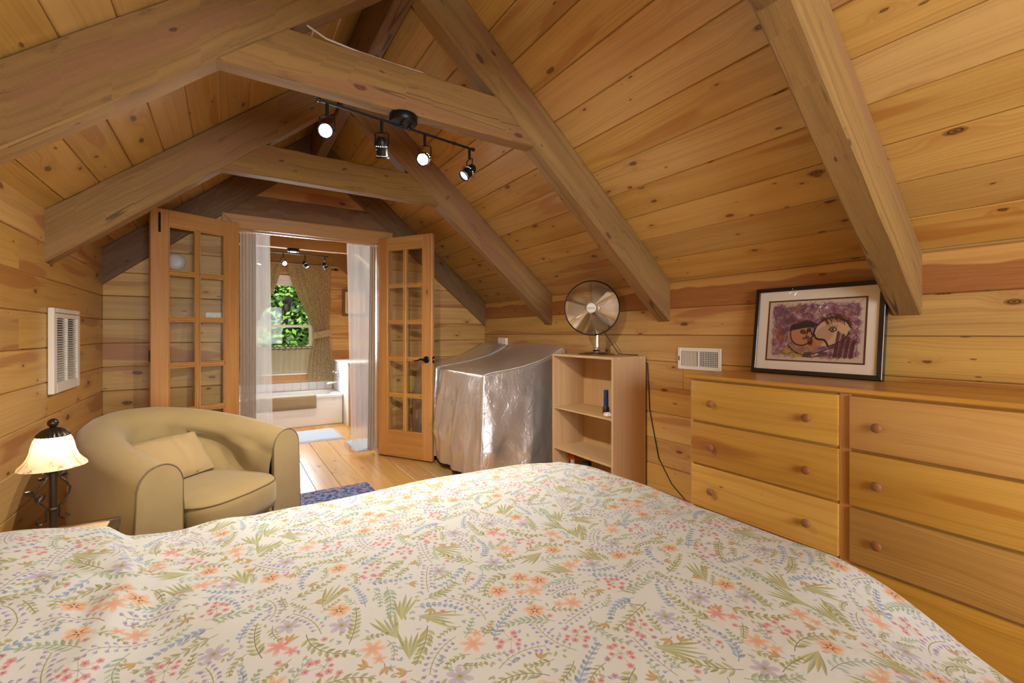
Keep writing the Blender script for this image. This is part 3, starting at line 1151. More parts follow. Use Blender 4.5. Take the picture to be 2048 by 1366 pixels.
def rough_beam(pts8, g, name, mat, seg=10, amp=0.0022, **tags):
    """hexahedron given as start ring (4) and end ring (4), subdivided along its length with slightly uneven edges"""
    a, b = [Vector(p) for p in pts8[:4]], [Vector(p) for p in pts8[4:]]
    rings = []
    for i in range(seg + 1):
        t = i / seg
        ring = []
        cen = sum((a[k].lerp(b[k], t) for k in range(4)), Vector()) / 4
        for k in range(4):
            p, q = a[k].lerp(b[k], t), a[(k + 1) % 4].lerp(b[(k + 1) % 4], t)
            j = Vector((R.uniform(-amp, amp), R.uniform(-amp, amp), R.uniform(-amp, amp)))
            d = (q - p).normalized()
            pv = a[(k - 1) % 4].lerp(b[(k - 1) % 4], t)
            e_ = (pv - p).normalized()
            bv = 0.006 + R.uniform(-0.002, 0.003)
            ring += [p + e_ * bv + j * 0.5, p + d * bv + j * 0.5]
        rings.append(ring)
    g_ = G()
    g_.loft(rings)
    g_.grain(g)
    return g_.obj(name, mat, **tags)


ords = ['nearest the camera', 'second from the camera', 'third from the camera', 'against the far gable wall', 'over the bathroom', 'on the bathroom end wall']
for k in range(6):
    y = Y0 + k * S
    if k == 3:
        y = YF - 0.014
    if k == 5:
        y = YE - 0.055
    th = 0.10
    for sg, side in ((1, 'right'), (-1, 'left')):
        xa, xb = XC + sg * 0.040, (XR + 0.004 if sg > 0 else XL - 0.004)
        za, zb = zceil(xa) - 0.001, zceil(xb) - 0.001
        ring0 = [(xa, y, za - TH), (xa, y + th, za - TH), (xa, y + th, za), (xa, y, za)]
        ring1 = [(xb, y, zb - TH), (xb, y + th, zb - TH), (xb, y + th, zb), (xb, y, zb)]
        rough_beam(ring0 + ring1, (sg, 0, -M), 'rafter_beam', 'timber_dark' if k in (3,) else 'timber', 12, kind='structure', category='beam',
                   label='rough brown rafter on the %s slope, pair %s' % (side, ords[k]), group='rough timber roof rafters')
    w = (ZC - TH - ZT) / M - 0.001
    w2 = (ZC - TH - ZTT) / M - 0.001
    e = 0.085
    r0 = [(XC - w, y + 0.002, ZT), (XC - w, y + e, ZT), (XC - w2, y + e, ZTT), (XC - w2, y + 0.002, ZTT)]
    r1 = [(XC + w, y + 0.002, ZT), (XC + w, y + e, ZT), (XC + w2, y + e, ZTT), (XC + w2, y + 0.002, ZTT)]
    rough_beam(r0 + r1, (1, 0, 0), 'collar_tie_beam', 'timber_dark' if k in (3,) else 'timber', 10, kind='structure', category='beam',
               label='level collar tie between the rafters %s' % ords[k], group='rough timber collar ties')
rough_beam([(0.612, YB, 2.60), (0.685, YB, 2.60), (0.685, YB, ZC - 0.04), (0.612, YB, ZC - 0.04),
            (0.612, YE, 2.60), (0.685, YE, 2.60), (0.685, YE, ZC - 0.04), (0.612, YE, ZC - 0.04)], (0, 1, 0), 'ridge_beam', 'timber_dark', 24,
           kind='structure', category='beam', label='dark ridge beam running along the top of the ceiling')

# ---- doorway casing
tr = thing('trim_1', 'mitred pine casing around the double doorway', 'trim', kind='structure')
cx0, cx1, ct = -0.04, 1.342, 2.12


def casing(poly, g, nm):
    G().prism(poly, 'Y', YF - 0.019, YF - 0.0015, 0.003).grain(g).obj(nm, 'casing_pine', tr)


casing([(cx0, ct), (cx1, ct), (cx1 - 0.112, ct - 0.112), (cx0 + 0.112, ct - 0.112)], (1, 0, 0), 'head_casing')
casing([(cx0, ct), (cx0 + 0.112, ct - 0.112), (cx0 + 0.112, 0.001), (cx0, 0.001)], (0, 0, 1), 'side_casing')
casing([(cx1, ct), (cx1, 0.001), (cx1 - 0.112, 0.001), (cx1 - 0.112, ct - 0.112)], (0, 0, 1), 'side_casing')
G().box(DX0 - 0.018, DX0, YF - 0.012, YF + 0.122, 0.001, DZ).grain((0, 0, 1)).obj('jamb', 'casing_pine', tr)
G().box(DX1, DX1 + 0.018, YF - 0.012, YF + 0.122, 0.001, DZ).grain((0, 0, 1)).obj('jamb', 'casing_pine', tr)
G().box(DX0 - 0.018, DX1 + 0.018, YF - 0.012, YF + 0.122, DZ, DZ + 0.018).grain((1, 0, 0)).obj('head_jamb', 'casing_pine', tr)
G().box(DX0, DX1, YF + 0.035, YF + 0.05, DZ - 0.012, DZ).grain((1, 0, 0)).obj('door_stop', 'casing_pine', tr)

# ---- two glazed door leaves


def door_leaf(name, label, hinge, free, side):
    hx, hy = hinge
    fx_, fy = free
    L = math.hypot(fx_ - hx, fy - hy)
    rz = math.atan2(fy - hy, fx_ - hx)
    root = thing(name, label, 'door', (hx, hy, 0.012), rz, kind='structure')
    t = 0.0175
    H_ = 2.03
    st, trl, brl, mu = 0.105, 0.115, 0.235, 0.022
    for x0, x1 in ((0, st), (L - st, L)):
        G().box(x0, x1, -t, t, 0, H_, 0.003).grain((0, 0, 1)).obj('stile', 'door_pine', root)
    G().box(st, L - st, -t, t, H_ - trl, H_, 0.002).grain((1, 0, 0)).obj('top_rail', 'door_pine', root)
    G().box(st, L - st, -t, t, 0, brl, 0.002).grain((1, 0, 0)).obj('bottom_rail', 'door_pine', root)
    gh = (H_ - trl - brl)
    xm = L / 2
    G().box(xm - mu / 2, xm + mu / 2, -t * 0.8, t * 0.8, brl, H_ - trl, 0.004).grain((0, 0, 1)).obj('muntin', 'door_pine', root)
    for i in range(1, 5):
        z = brl + gh * i / 5
        for a, b in ((st, xm - mu / 2), (xm + mu / 2, L - st)):
            G().box(a, b, -t * 0.8, t * 0.8, z - mu / 2, z + mu / 2, 0.004).grain((1, 0, 0)).obj('muntin', 'door_pine', root)
    for i in range(5):
        for a, b in ((st, xm - mu / 2), (xm + mu / 2, L - st)):
            z0, z1 = brl + gh * i / 5, brl + gh * (i + 1) / 5
            zl = z0 + (mu / 2 if i else 0)
            zh = z1 - (mu / 2 if i < 4 else 0)
            G().box(a, b, -0.002, 0.002, zl, zh).obj('pane', 'pane_glass', root)
            g_ = G()          # glazing bead round each pane
            w_ = 0.009
            for sy in (-1, 1):
                y0_, y1_ = (sy * 0.003, sy * t * 0.72) if sy > 0 else (sy * t * 0.72, sy * 0.003)
                g_.box(a, a + w_, y0_, y1_, zl, zh).box(b - w_, b, y0_, y1_, zl, zh)
                g_.box(a + w_, b - w_, y0_, y1_, zl, zl + w_).box(a + w_, b - w_, y0_, y1_, zh - w_, zh)
            g_.grain((0, 0, 1)).obj('glazing_bead', 'door_pine', root)
    for z in (0.22, 1.02, 1.82):
        G().lathe([(0.006, 0), (0.006, 0.09)], (-0.004, -side * t, z - 0.045), 'Z', 8).obj('hinge', 'black_metal', root)
    return root, L, t


d1, L1, t1 = door_leaf('door_1', 'left open glazed door leaf behind the armchair', (0.072, 4.240), (-0.462, 4.010), 1)
# the left leaf's seen face is its local +y or -y side: camera lies on the side given by sgn
sgn = 1.0
G().box(L1 - 0.058, L1 - 0.044, t1, t1 + 0.004, 1.86, 2.0, 0.001).obj('flush_bolt', 'black_metal', d1, label='black flush bolt')
G().box(L1, L1 + 0.003, -0.011, 0.011, 0.94, 1.02).obj('strike_plate', 'black_metal', d1, label='black strike plate')
d2, L2, t2 = door_leaf('door_2', 'right open glazed door leaf with a black lever handle', (1.218, 4.240), (1.541, 3.722), -1)
hg = G()
hx = L2 - 0.058
hz = 0.905
hg.lathe([(0.0, 0), (0.031, 0), (0.031, 0.006), (0.022, 0.012), (0.011, 0.014), (0.010, 0.045), (0.0, 0.046)], (hx, -t2, hz), (0, -1, 0), 20)
hg.tube([(hx, -t2 - 0.04, hz), (hx - 0.03, -t2 - 0.043, hz + 0.006), (hx - 0.06, -t2 - 0.043, hz - 0.004), (hx - 0.085, -t2 - 0.043, hz - 0.012), (hx - 0.108, -t2 - 0.043, hz - 0.008)],
        [0.010, 0.009, 0.007, 0.006, 0.004], 8)
hg.obj('door_handle', 'black_metal', d2, smooth=True, label='black lever door handle')
lp = G().box(L2, L2 + 0.003, -0.012, 0.012, hz - 0.03, hz + 0.03).obj('latch_plate', 'black_metal', d2, label='black latch plate')
G().box(L2 + 0.002, L2 + 0.010, -0.006, 0.006, hz - 0.009, hz + 0.009, 0.002).obj('latch_bolt', 'chrome', lp)

# ------------------------------------------------------------------ doorway curtains


def drape(name, mat, root, pts_top, pts_bot, z0, z1, amp, nf, nz=26, nx=60, ph=0.0):
    """hanging cloth from z0 (bottom) to z1, along a straight line, with nf folds of depth amp"""
    g = G()
    a0, a1, b0, b1 = Vector(pts_top[0]), Vector(pts_top[1]), Vector(pts_bot[0]), Vector(pts_bot[1])
    rows = []
    for j in range(nz + 1):
        t = j / nz
        r = []
        for i in range(nx + 1):
            s_ = i / nx
            p = b0.lerp(b1, s_).lerp(a0.lerp(a1, s_), t)
            d = (a1 - a0).normalized()
            nrm = Vector((-d.y, d.x, 0))
            o = amp * (math.sin(2 * PI * nf * s_ + ph + 0.8 * math.sin(3.1 * s_ + t)) + 0.35 * mnoise.noise(Vector((s_ * 9, t * 2.5, ph))))
            r.append((p.x + nrm.x * o, p.y + nrm.y * o, z0 + (z1 - z0) * t + (0.008 * math.sin(9 * s_ + ph) if j == 0 else 0)))
        rows.append(r)
    g.loft(rows, closed=False, caps=False)
    return g.obj(name, mat, root, smooth=True)


cl = thing('sheer_curtain', 'sheer white doorway curtain on the left side of the doorway', 'curtain', (0.19, 4.345, 0), group='doorway curtains')
o_ = (0.19, 4.345)


def rel(p, o):
    return (p[0] - o[0], p[1] - o[1])


drape('gathered_panel', 'sheer_gathered', cl, ((-0.105, 0.005), (0.010, 0.005)), ((-0.10, 0.005), (0.015, 0.005)), 0.03, 1.992, 0.014, 5)
drape('sheer_panel', 'sheer_white', cl, ((0.0, 0.0), (0.115, -0.004)), ((0.0, 0.0), (0.140, -0.01)), 0.05, 1.992, 0.006, 1.6, ph=1.2)
cr = thing('sheer_curtain', 'sheer white doorway curtain on the right side, its hem near a blue mat', 'curtain', (1.08, 4.345, 0), group='doorway curtains')
drape('gathered_panel', 'sheer_gathered', cr, ((0.070, 0.005), (0.127, 0.005)), ((0.050, 0.005), (0.120, 0.005)), 0.03, 1.992, 0.013, 3)
drape('sheer_panel', 'sheer_white', cr, ((-0.140, 0.0), (0.075, 0.0)), ((-0.105, -0.02), (0.06, 0.0)), 0.05, 1.992, 0.007, 2.2, ph=0.4)
for o, x0, x1 in ((cl, -0.112, 0.12), (cr, -0.142, 0.130)):
    G().tube([(x0, 0, 1.990), (x1, 0, 1.990)], 0.004, 8).obj('curtain_rod', 'white_paint', o)

# ------------------------------------------------------------------ bed and duvet
bed = thing('bed', 'wide bed under the floral duvet', 'bed', (0.28, 0.55, 0))
G().box(-0.91, 0.85, -0.96, 0.92, 0.16, 0.32, 0.01).grain((1, 0, 0)).obj('bed_base', 'dark_wood', bed)
G().box(-0.90, 0.84, -0.95, 0.91, 0.325, 0.500, 0.05, 3).obj('mattress', 'mattress', bed)
for sx in (-1, 1):
    for sy in (-1, 1):
        G().box(sx * 0.80 - 0.03, sx * 0.80 + 0.03, sy * 0.88 - 0.03, sy * 0.88 + 0.03, 0.0, 0.158).obj('leg', 'dark_wood', bed)


def sm(t):
    t = max(0.0, min(1.0, t))
    return t * t * (3 - 2 * t)


def duvet():
    lo_x, hi_x, lo_y, hi_y = -0.67, 1.215, -0.42, 1.525
    r = 0.065
    dropmax = 0.40
    n_x, n_y = 230, 220
    g = G()

    def fold(a, lo, hi):
        if a > hi:
            e_ = a - hi
            q = e_ / r
            if q < PI / 2:
                return hi + r * math.sin(q), r * (1 - math.cos(q))
            return hi + r, r + (e_ - r * PI / 2)
        if a < lo:
            p, d = fold(2 * lo - a, -1e9, lo)
            return 2 * lo - p, d
        return a, 0.0
    xs = np.linspace(lo_x - dropmax, hi_x + dropmax, n_x)
    ys = np.linspace(lo_y - 0.05, hi_y + dropmax, n_y)
    rows, uvs = [], []
    for y in ys:
        row, uvr = [], []
        for x in xs:
            hx_ = hi_x - 0.11 * sm((0.40 - y) / 0.4)
            px, dx = fold(x, lo_x, hx_)
            py, dy = fold(y, lo_y, hi_y)
            d = max(dx, dy) + 0.25 * min(dx, dy, 0.05)
            z = 0.618
            # rounded plan corner at the foot
            cxn, cyn = sm((x - 0.95) / 0.3), sm((y - 1.28) / 0.3)
            z -= 0.028 * cxn * cyn
            # sag of the right side near the head
            z -= 0.085 * sm((0.52 - y) / 0.36) * sm((x - 0.75) / 0.45)
            # bunched ridge on the left of the foot
            bx = sm((-0.165 - x + 0.05 * math.sin(7 * y)) / 0.06)
            by = sm((y - 0.72) / 0.62)
            z += (0.066 - 0.032 * sm((x + 0.46) / 0.25)) * bx * by
            f = mnoise.noise(Vector((x * 2.2, y * 2.2, 3.1))) * 0.010 + mnoise.noise(Vector((x * 6, y * 5, 9.0))) * 0.004
            f += 0.006 * math.sin(26 * (x + 0.55 * y) + 3 * mnoise.noise(Vector((x * 3, y * 3, 0)))) * sm((0.30 - abs(x + 0.12)) / 0.28) * sm((y - 0.7) / 0.3)
            f += abs(mnoise.noise(Vector((x * 13 + y * 7, y * 9 - x * 5, 1.7)))) * 0.024 * sm((0.26 - math.hypot(x + 0.20, (y - 1.2) * 0.8)) / 0.2)
            z += f * (1 - sm(d / 0.1))
            wv = 0.0
            if d > 0.03:
                s_ = y if dx > dy else x
                wv = 0.018 * math.sin(11 * s_ + 2.2 * math.sin(4 * s_)) * sm((d - 0.03) / 0.25)
            if dx > dy:
                px += wv if x > 0 else -wv * 0.3
            else:
                py += wv if y > 0 else 0
            row.append((px, py, z - d))
            uvr.append((x, y))
        rows.append(row)
        uvs.append(uvr)
    nx = len(xs)
    vv = [[g.bm.verts.new(p) for p in r_] for r_ in rows]
    for j in range(len(ys) - 1):
        for i in range(nx - 1):
            f = g.bm.faces.new((vv[j][i], vv[j][i + 1], vv[j + 1][i + 1], vv[j + 1][i]))
            for l, (a, b) in zip(f.loops, ((j, i), (j, i + 1), (j + 1, i + 1), (j + 1, i))):
                l[g.uv].uv = (uvs[a][b][0] * 0.94 + uvs[a][b][1] * 0.34, uvs[a][b][1] * 0.94 - uvs[a][b][0] * 0.34)
    return g


duvet().obj('duvet', 'floral_cotton', smooth=True, angle=None, label='white duvet printed with watercolour flowers and leaves, spread over the bed', category='duvet')

# ------------------------------------------------------------------ dresser
DXF = 1.90
dr = thing('dresser', 'long golden pine dresser with two columns of drawers and round knobs', 'dresser', (DXF, 0.70, 0))
YA, YBk = 0.668, -0.645     # far and near ends, local
DT = 0.953
dd = XR - 0.012 - DXF


def wd_obj(x0, x1, y0, y1, z0, z1, name, mat='dresser_pine', g=(0, 1, 0), bev=0.002, par=None):
    return G().box(x0, x1, y0, y1, z0, z1, bev).grain(g).obj(name, mat, par or dr)


wd_obj(-0.016, dd, YBk - 0.022, YA + 0.022, DT - 0.018, DT, 'top', bev=0.005)
wd_obj(0.004, dd - 0.005, YA - 0.018, YA, 0.0, DT - 0.019, 'side_panel', g=(0, 0, 1))
wd_obj(0.004, dd - 0.005, YBk, YBk + 0.018, 0.0, DT - 0.019, 'side_panel', g=(0, 0, 1))
wd_obj(dd - 0.004, dd, YBk, YA, 0.02, DT - 0.02, 'back_panel')
wd_obj(0.004, 0.022, YA - 0.666, YA - 0.628, 0.09, DT - 0.019, 'divider', g=(0, 0, 1), mat='dresser_pine')
zr = [0.927, 0.732, 0.529, 0.325, 0.118]
for i, z in enumerate(zr):
    for y0, y1 in ((YA - 0.628, YA - 0.018), (YBk + 0.018, YA - 0.666)):
        wd_obj(0.008, 0.024, y0, y1, z - 0.009, z + 0.006 if i else DT - 0.019, 'rail')
wd_obj(0.010, 0.026, YBk + 0.018, YA - 0.018, 0.0, 0.108, 'base_board', mat='dresser_dark')
kn_prof = [(0.0, 0.026), (0.009, 0.0255), (0.0155, 0.022), (0.0165, 0.018), (0.0135, 0.0135), (0.0085, 0.010), (0.0075, 0.0), (0.0, 0.0)]
kme = G().lathe(kn_prof, (0, 0, 0), (-1, 0, 0), 18).grain((1, 0, 0)).mesh('knob', 'knob_wood', True, 0.9)
dark_set = {(2, 1), (3, 0), (3, 1), (1, 0)}
for c, (y0, y1, kys) in enumerate(((YA - 0.630, YA - 0.014, (0.542, 0.139)), (YBk + 0.014, YA - 0.664, (-0.082, -0.525)))):
    for r_ in range(4):
        z1, z0 = zr[r_] - 0.004 + (0.004 if r_ == 0 else 0), zr[r_ + 1] + 0.005
        dw = G()
        dw.box(-0.010, 0.007, y0, y1, z0, z1, 0.0045, 2)
        dw.grain((0, 1, 0))
        do = dw.obj('drawer', 'dresser_dark' if (r_, c) in dark_set else 'dresser_pine', dr, smooth=True, angle=0.5)
        for ky in kys:
            put('knob', kme, do, (-0.0098, ky, (z0 + z1) / 2 - 0.005))

# ------------------------------------------------------------------ framed drawing leaning on the wall
fw_, fh_, fd_ = 0.545, 0.428, 0.034
bx_, tx_ = 2.272, 2.329
lean = math.atan2(tx_ - bx_, fh_)
pic = thing('framed_picture', 'black framed drawing of two faces leaning on the wall atop the dresser', 'picture', (bx_, 1.0045, DT + 0.0035))
pic.rotation_euler = (0, lean, 0)
mw = 0.020
y0, y1 = -fw_ / 2, fw_ / 2
fg = G()
for a in (((y0, 0), (y1, 0), (y1 - mw, mw), (y0 + mw, mw)), ((y0, fh_), (y0 + mw, fh_ - mw), (y1 - mw, fh_ - mw), (y1, fh_)),
          ((y0, 0), (y0 + mw, mw), (y0 + mw, fh_ - mw), (y0, fh_)), ((y1, 0), (y1, fh_), (y1 - mw, fh_ - mw), (y1 - mw, mw))):
    fg.prism(list(a), 'X', 0.0, fd_, 0.0015)
fg.obj('frame', 'black_frame', pic)
G().box(0.008, 0.012, y0 + mw, y1 - mw, mw, fh_ - mw).obj('mat_board', 'mat_board', pic)
ay0, ay1, az0, az1 = y0 + 0.062, y1 - 0.066, 0.062, fh_ - 0.066
mg = G()
for q in ((ay0, ay1, az0, az0 + 0.007), (ay0, ay1, az1 - 0.007, az1), (ay0, ay0 + 0.007, az0 + 0.007, az1 - 0.007), (ay1 - 0.007, ay1, az0 + 0.007, az1 - 0.007)):
    mg.box(0.0068, 0.0078, *q)
mg.obj('inner_border', 'maroon', pic)
ag = G()
v = [ag.bm.verts.new((0.0072, yy, zz)) for yy, zz in ((ay1 - 0.007, az0 + 0.007), (ay0 + 0.007, az0 + 0.007), (ay0 + 0.007, az1 - 0.007), (ay1 - 0.007, az1 - 0.007))]
f = ag.bm.faces.new(v)
for l, q in zip(f.loops, ((0, 0), (1, 0), (1, 1), (0, 1))):
    l[ag.uv].uv = q
ag.obj('drawing', 'drawing_print', pic)
G().box(0.0035, 0.0050, y0 + mw, y1 - mw, mw, fh_ - mw).obj('glass', 'picture_glass', pic)

# ------------------------------------------------------------------ wall vents
vr = thing('supply_vent', 'small white metal vent on the wall left of the dresser top', 'vent', (XR - 0.003, 1.6395, 0.999))
hw, hh = 0.1445, 0.066
g = G()
g.box(-0.006, 0, hw - 0.022, hw, -hh, hh, 0.002).box(-0.006, 0, -hw, -hw + 0.022, -hh, hh, 0.002)
g.box(-0.006, 0, -hw + 0.0225, hw - 0.0225, hh - 0.022, hh, 0.002).box(-0.006, 0, -hw + 0.0225, hw - 0.0225, -hh, -hh + 0.022, 0.002)
g.box(-0.006, 0, -0.006, 0.006, -hh + 0.0225, hh - 0.0225)
g.obj('faceplate', 'white_paint', vr)
G().box(-0.0012, 0, -hw + 0.02, hw - 0.02, -hh + 0.02, hh - 0.02).obj('duct_shade', 'vent_shadow', vr)  # near-black plate stands in for the shade behind the louvers
for i in range(10):
    y = 0.012 + (hw - 0.038) * (i + 0.5) / 10
    G().hexa([(-0.005, y - 0.0046, -0.043), (-0.0032, y + 0.0042, -0.043), (-0.0024, y + 0.0042, -0.043), (-0.0044, y - 0.0046, -0.043),
              (-0.005, y - 0.0046, 0.043), (-0.0032, y + 0.0042, 0.043), (-0.0024, y + 0.0042, 0.043), (-0.0044, y - 0.0046, 0.043)]).obj('louver', 'white_paint', vr)
for i in range(10):
    y = -0.010 - (hw - 0.036) * (i + 0.5) / 10
    G().box(-0.005, -0.0015, y - 0.0008, y + 0.0008, -0.043, 0.043).obj('grid_bar', 'white_paint', vr)
for i in range(8):
    z = -0.043 + 0.086 * (i + 0.5) / 8
    G().box(-0.0042, -0.002, -hw + 0.024, -0.008, z - 0.0012, z + 0.0012).obj('grid_bar', 'white_paint', vr)
G().box(-0.012, -0.006, hw - 0.013, hw - 0.009, -0.014, 0.014, 0.001).obj('lever', 'dark_plastic', vr)

vl = thing('return_vent', 'tall white return air grille on the wall above the lamp', 'vent', (XL + 0.003, 3.325, 1.064))
hw, hh = 0.232, 0.2165
g = G()
b_ = 0.05
g.box(0, 0.024, -hw, -hw + b_, -hh, hh, 0.003).box(0, 0.024, hw - b_, hw, -hh, hh, 0.003)
g.box(0, 0.024, -hw + b_ + 0.0005, hw - b_ - 0.0005, hh - b_, hh, 0.003).box(0, 0.024, -hw + b_ + 0.0005, hw - b_ - 0.0005, -hh, -hh + b_, 0.003)
g.obj('frame', 'white_paint', vl)
G().box(0.001, 0.003, -hw + b_, hw - b_, -hh + b_, hh - b_).obj('duct_shade', 'vent_shadow', vl)  # flat dark plate, the grille's inner shade put into its colour
G().box(0.004, 0.022, -0.008, 0.008, -hh + b_, hh - b_).obj('divider', 'white_paint', vl)
g = G()
g.box(0.024, 0.0255, -hw + 0.018, hw - 0.018, hh - 0.026, hh - 0.023).obj('seam', 'vent_shadow', vl)
me = G().hexa([(0.006, 0, -0.001), (0.020, 0, -0.0065), (0.020, 0, -0.0050), (0.006, 0, 0.0005),
               (0.006, 0.17, -0.001), (0.020, 0.17, -0.0065), (0.020, 0.17, -0.0050), (0.006, 0.17, 0.0005)])
wl_ = hw - b_ - 0.009
me = G().hexa([(0.006, 0, 0.001), (0.021, 0, -0.0050), (0.021, 0, -0.0028), (0.006, 0, 0.0030),
               (0.006, wl_, 0.001), (0.021, wl_, -0.0050), (0.021, wl_, -0.0028), (0.006, wl_, 0.0030)]).mesh('louver', 'white_paint')
for i in range(27):
    z = -hh + b_ + (2 * hh - 2 * b_) * (i + 0.5) / 27
    put('louver', me, vl, (0, 0.0085, z))
    put('louver', me, vl, (0, -hw + b_ + 0.0005, z))

sd = thing('smoke_detector', 'round white smoke detector seen through the left door glass', 'detector', (-0.335, YF - 0.0025, 1.697))
G().lathe([(0, 0.036), (0.03, 0.036), (0.052, 0.030), (0.062, 0.016), (0.064, 0.0), (0, 0)], (0, 0, 0), (0, -1, 0), 32).obj('body', 'white_plastic', sd, smooth=True)
G().lathe([(0, 0.004), (0.008, 0.0035), (0.0085, 0), (0, 0)], (0.012, -0.0362, -0.012), (0, -1, 0), 12).obj('button', 'white_plastic', sd)
sw = thing('light_switch', 'white light switch plate seen through the left door glass', 'switch', (-0.090, YF - 0.0022, 1.282))
G().box(-0.058, 0.058, -0.006, 0, -0.036, 0.036, 0.003).obj('plate', 'white_plastic', sw)
for x in (-0.024, 0.024):
    G().box(x - 0.006, x + 0.006, -0.012, -0.006, -0.011, 0.011, 0.002).obj('toggle', 'white_plastic', sw)
ob = thing('outlet_box', 'pale wall outlet box peeking above the silver cover', 'outlet', (XR - 0.0025, 3.86, 1.075))
G().box(-0.03, 0, -0.075, 0.075, -0.045, 0.032, 0.003).obj('body', 'mat_board', ob)
G().box(-0.032, -0.030, -0.03, 0.03, -0.036, 0.022, 0.001).obj('cover_plate', 'white_plastic', ob)

# ------------------------------------------------------------------ bookshelf with fan and small things
SX0, SX1, SY0, SY1, SH = 2.050, 2.352, 2.030, 2.655, 1.000
sh = thing('bookshelf', 'oak laminate open bookshelf beside the silver cover', 'bookshelf', (SX0, SY0, 0))
sw_, sdp = SY1 - SY0, SX1 - SX0
p = 0.016


def sb(x0, x1, y0, y1, z0, z1, name, g=(0, 1, 0)):
    return G().box(x0, x1, y0, y1, z0, z1, 0.0008).grain(g).obj(name, 'oak_laminate', sh)


sb(0, sdp, 0, p, 0, SH, 'side_panel', (0, 0, 1))
sb(0, sdp, sw_ - p, sw_, 0, SH, 'side_panel', (0, 0, 1))
sb(0, sdp, p, sw_ - p, SH - p, SH, 'top_panel')
sb(0.004, sdp - 0.006, p, sw_ - p, 0.595, 0.607, 'shelf')
sb(0.004, sdp - 0.006, p, sw_ - p, 0.298, 0.310, 'shelf')
sb(0.004, sdp - 0.006, p, sw_ - p, 0.045, 0.058, 'shelf')
sb(0.02, 0.034, p, sw_ - p, 0.001, 0.044, 'kick_board')
sb(sdp - 0.006, sdp - 0.002, p, sw_ - p, 0.001, SH - p, 'back_panel', (0, 0, 1))
for x in (0.05, sdp - 0.05):
    G().lathe([(0.004, 0), (0.004, 0.0015), (0, 0.0015)], (x, 0, SH - 0.009), (0, -1, 0), 10).obj('screw_cap', 'white_plastic', sh)

fl_ = thing('flashlight', 'blue flashlight standing on the upper inner shelf', 'flashlight', (2.17, 2.215, 0.6075))
G().lathe([(0, 0), (0.021, 0), (0.023, 0.012), (0.022, 0.040), (0.015, 0.052), (0, 0.052)], (0, 0, 0), 'Z', 20).obj('head', 'dark_plastic', fl_, smooth=True)
G().lathe([(0, 0.05), (0.0165, 0.05), (0.0165, 0.152), (0.015, 0.160), (0.0, 0.160)], (0, 0, 0), 'Z', 20).obj('barrel', 'blue_plastic', fl_, smooth=True)
G().lathe([(0.0172, 0.085), (0.0180, 0.088), (0.0180, 0.094), (0.0172, 0.097)], (0, 0, 0), 'Z', 20, False).obj('grip_ring', 'blue_plastic', fl_)
g = G()
bmesh.ops.create_icosphere(g.bm, subdivisions=3, radius=1.0)
for v in g.bm.verts:
    c = v.co
    k = 1 + 0.12 * mnoise.noise(c * 2.5) + 0.05 * math.sin(9 * math.atan2(c.y, c.x))
    v.co = Vector((c.x * 0.026 * k, c.y * 0.034 * k, max(c.z, -0.6) * 0.017 * k + 0.0105))
sc = g.obj('seashell', 'white_enamel', smooth=True, label='small white seashell on the shelf edge below the flashlight', category='shell')
sc.location = (2.105, 2.128, 0.6078)
mu_ = thing('mushroom_figure', 'mushroom ornament with an orange red cap on the lowest shelf', 'ornament', (2.20, 2.60, 0.0585))
G().lathe([(0, 0), (0.022, 0), (0.019, 0.05), (0.017, 0.10), (0.016, 0.152), (0, 0.152)], (0, 0, 0), 'Z', 18).obj('stem', 'white_plastic', mu_, smooth=True)
G().lathe([(0.0, 0.148), (0.03, 0.146), (0.036, 0.153), (0.030, 0.170), (0.016, 0.182), (0, 0.185)], (0, 0, 0), 'Z', 22).obj('cap', 'red_cap', mu_, smooth=True)
gj = thing('green_jar', 'dark green lidded jar beside the mushroom ornament', 'jar', (2.22, 2.465, 0.0585))
G().lathe([(0, 0), (0.034, 0), (0.040, 0.02), (0.040, 0.105), (0.033, 0.12), (0, 0.12)], (0, 0, 0), 'Z', 20).obj('body', 'green_dark', gj, smooth=True)
G().lathe([(0, 0.118), (0.037, 0.120), (0.038, 0.140), (0.030, 0.154), (0, 0.156)], (0, 0, 0), 'Z', 20).obj('lid', 'green_dark', gj, smooth=True)

# fan
FX, FY = 2.212, 2.352
fan = thing('table_fan', 'chrome table fan with a round wire cage standing on the bookshelf', 'fan', (FX, FY, SH + 0.0008))
G().lathe([(0, 0), (0.128, 0), (0.132, 0.006), (0.126, 0.012), (0.07, 0.022), (0.028, 0.028), (0.024, 0.036), (0, 0.036)], (0, 0, 0), 'Z', 48).obj('base', 'dark_chrome', fan, smooth=True)
G().lathe([(0.0, 0.034), (0.024, 0.034), (0.025, 0.048), (0.0205, 0.052), (0.0205, 0.225), (0.017, 0.235), (0, 0.235)], (0, 0, 0), 'Z', 28).obj('pole', 'chrome', fan, smooth=True)
hc = Vector((2.168, 2.352, 1.3305)) - Vector((FX, FY, SH + 0.0008))     # cage centre
fn = Vector((-0.72, -0.68, -0.04)).normalized()
hc = hc + fn * 0.015
q = Vector((0, 0, 1)).rotation_difference(fn)
G().lathe([(0, -0.16), (0.035, -0.155), (0.052, -0.13), (0.056, -0.08), (0.048, -0.045), (0.0, -0.045)], hc, fn, 28).obj('motor', 'dark_chrome', fan, smooth=True)
G().tube([(0, 0, 0.225), tuple(Vector((0, 0, 0.26)) + (hc - fn * 0.10) * 0.2), tuple(hc - fn * 0.10)], [0.018, 0.018, 0.02], 12).obj('neck', 'dark_chrome', fan, smooth=True)
RC = 0.190


def cage_pt(r, front):
    t = r / RC
    return (0.040 * (1 - t ** 2.6) + 0.004) if front else (-0.050 * (1 - t ** 3) - 0.004)


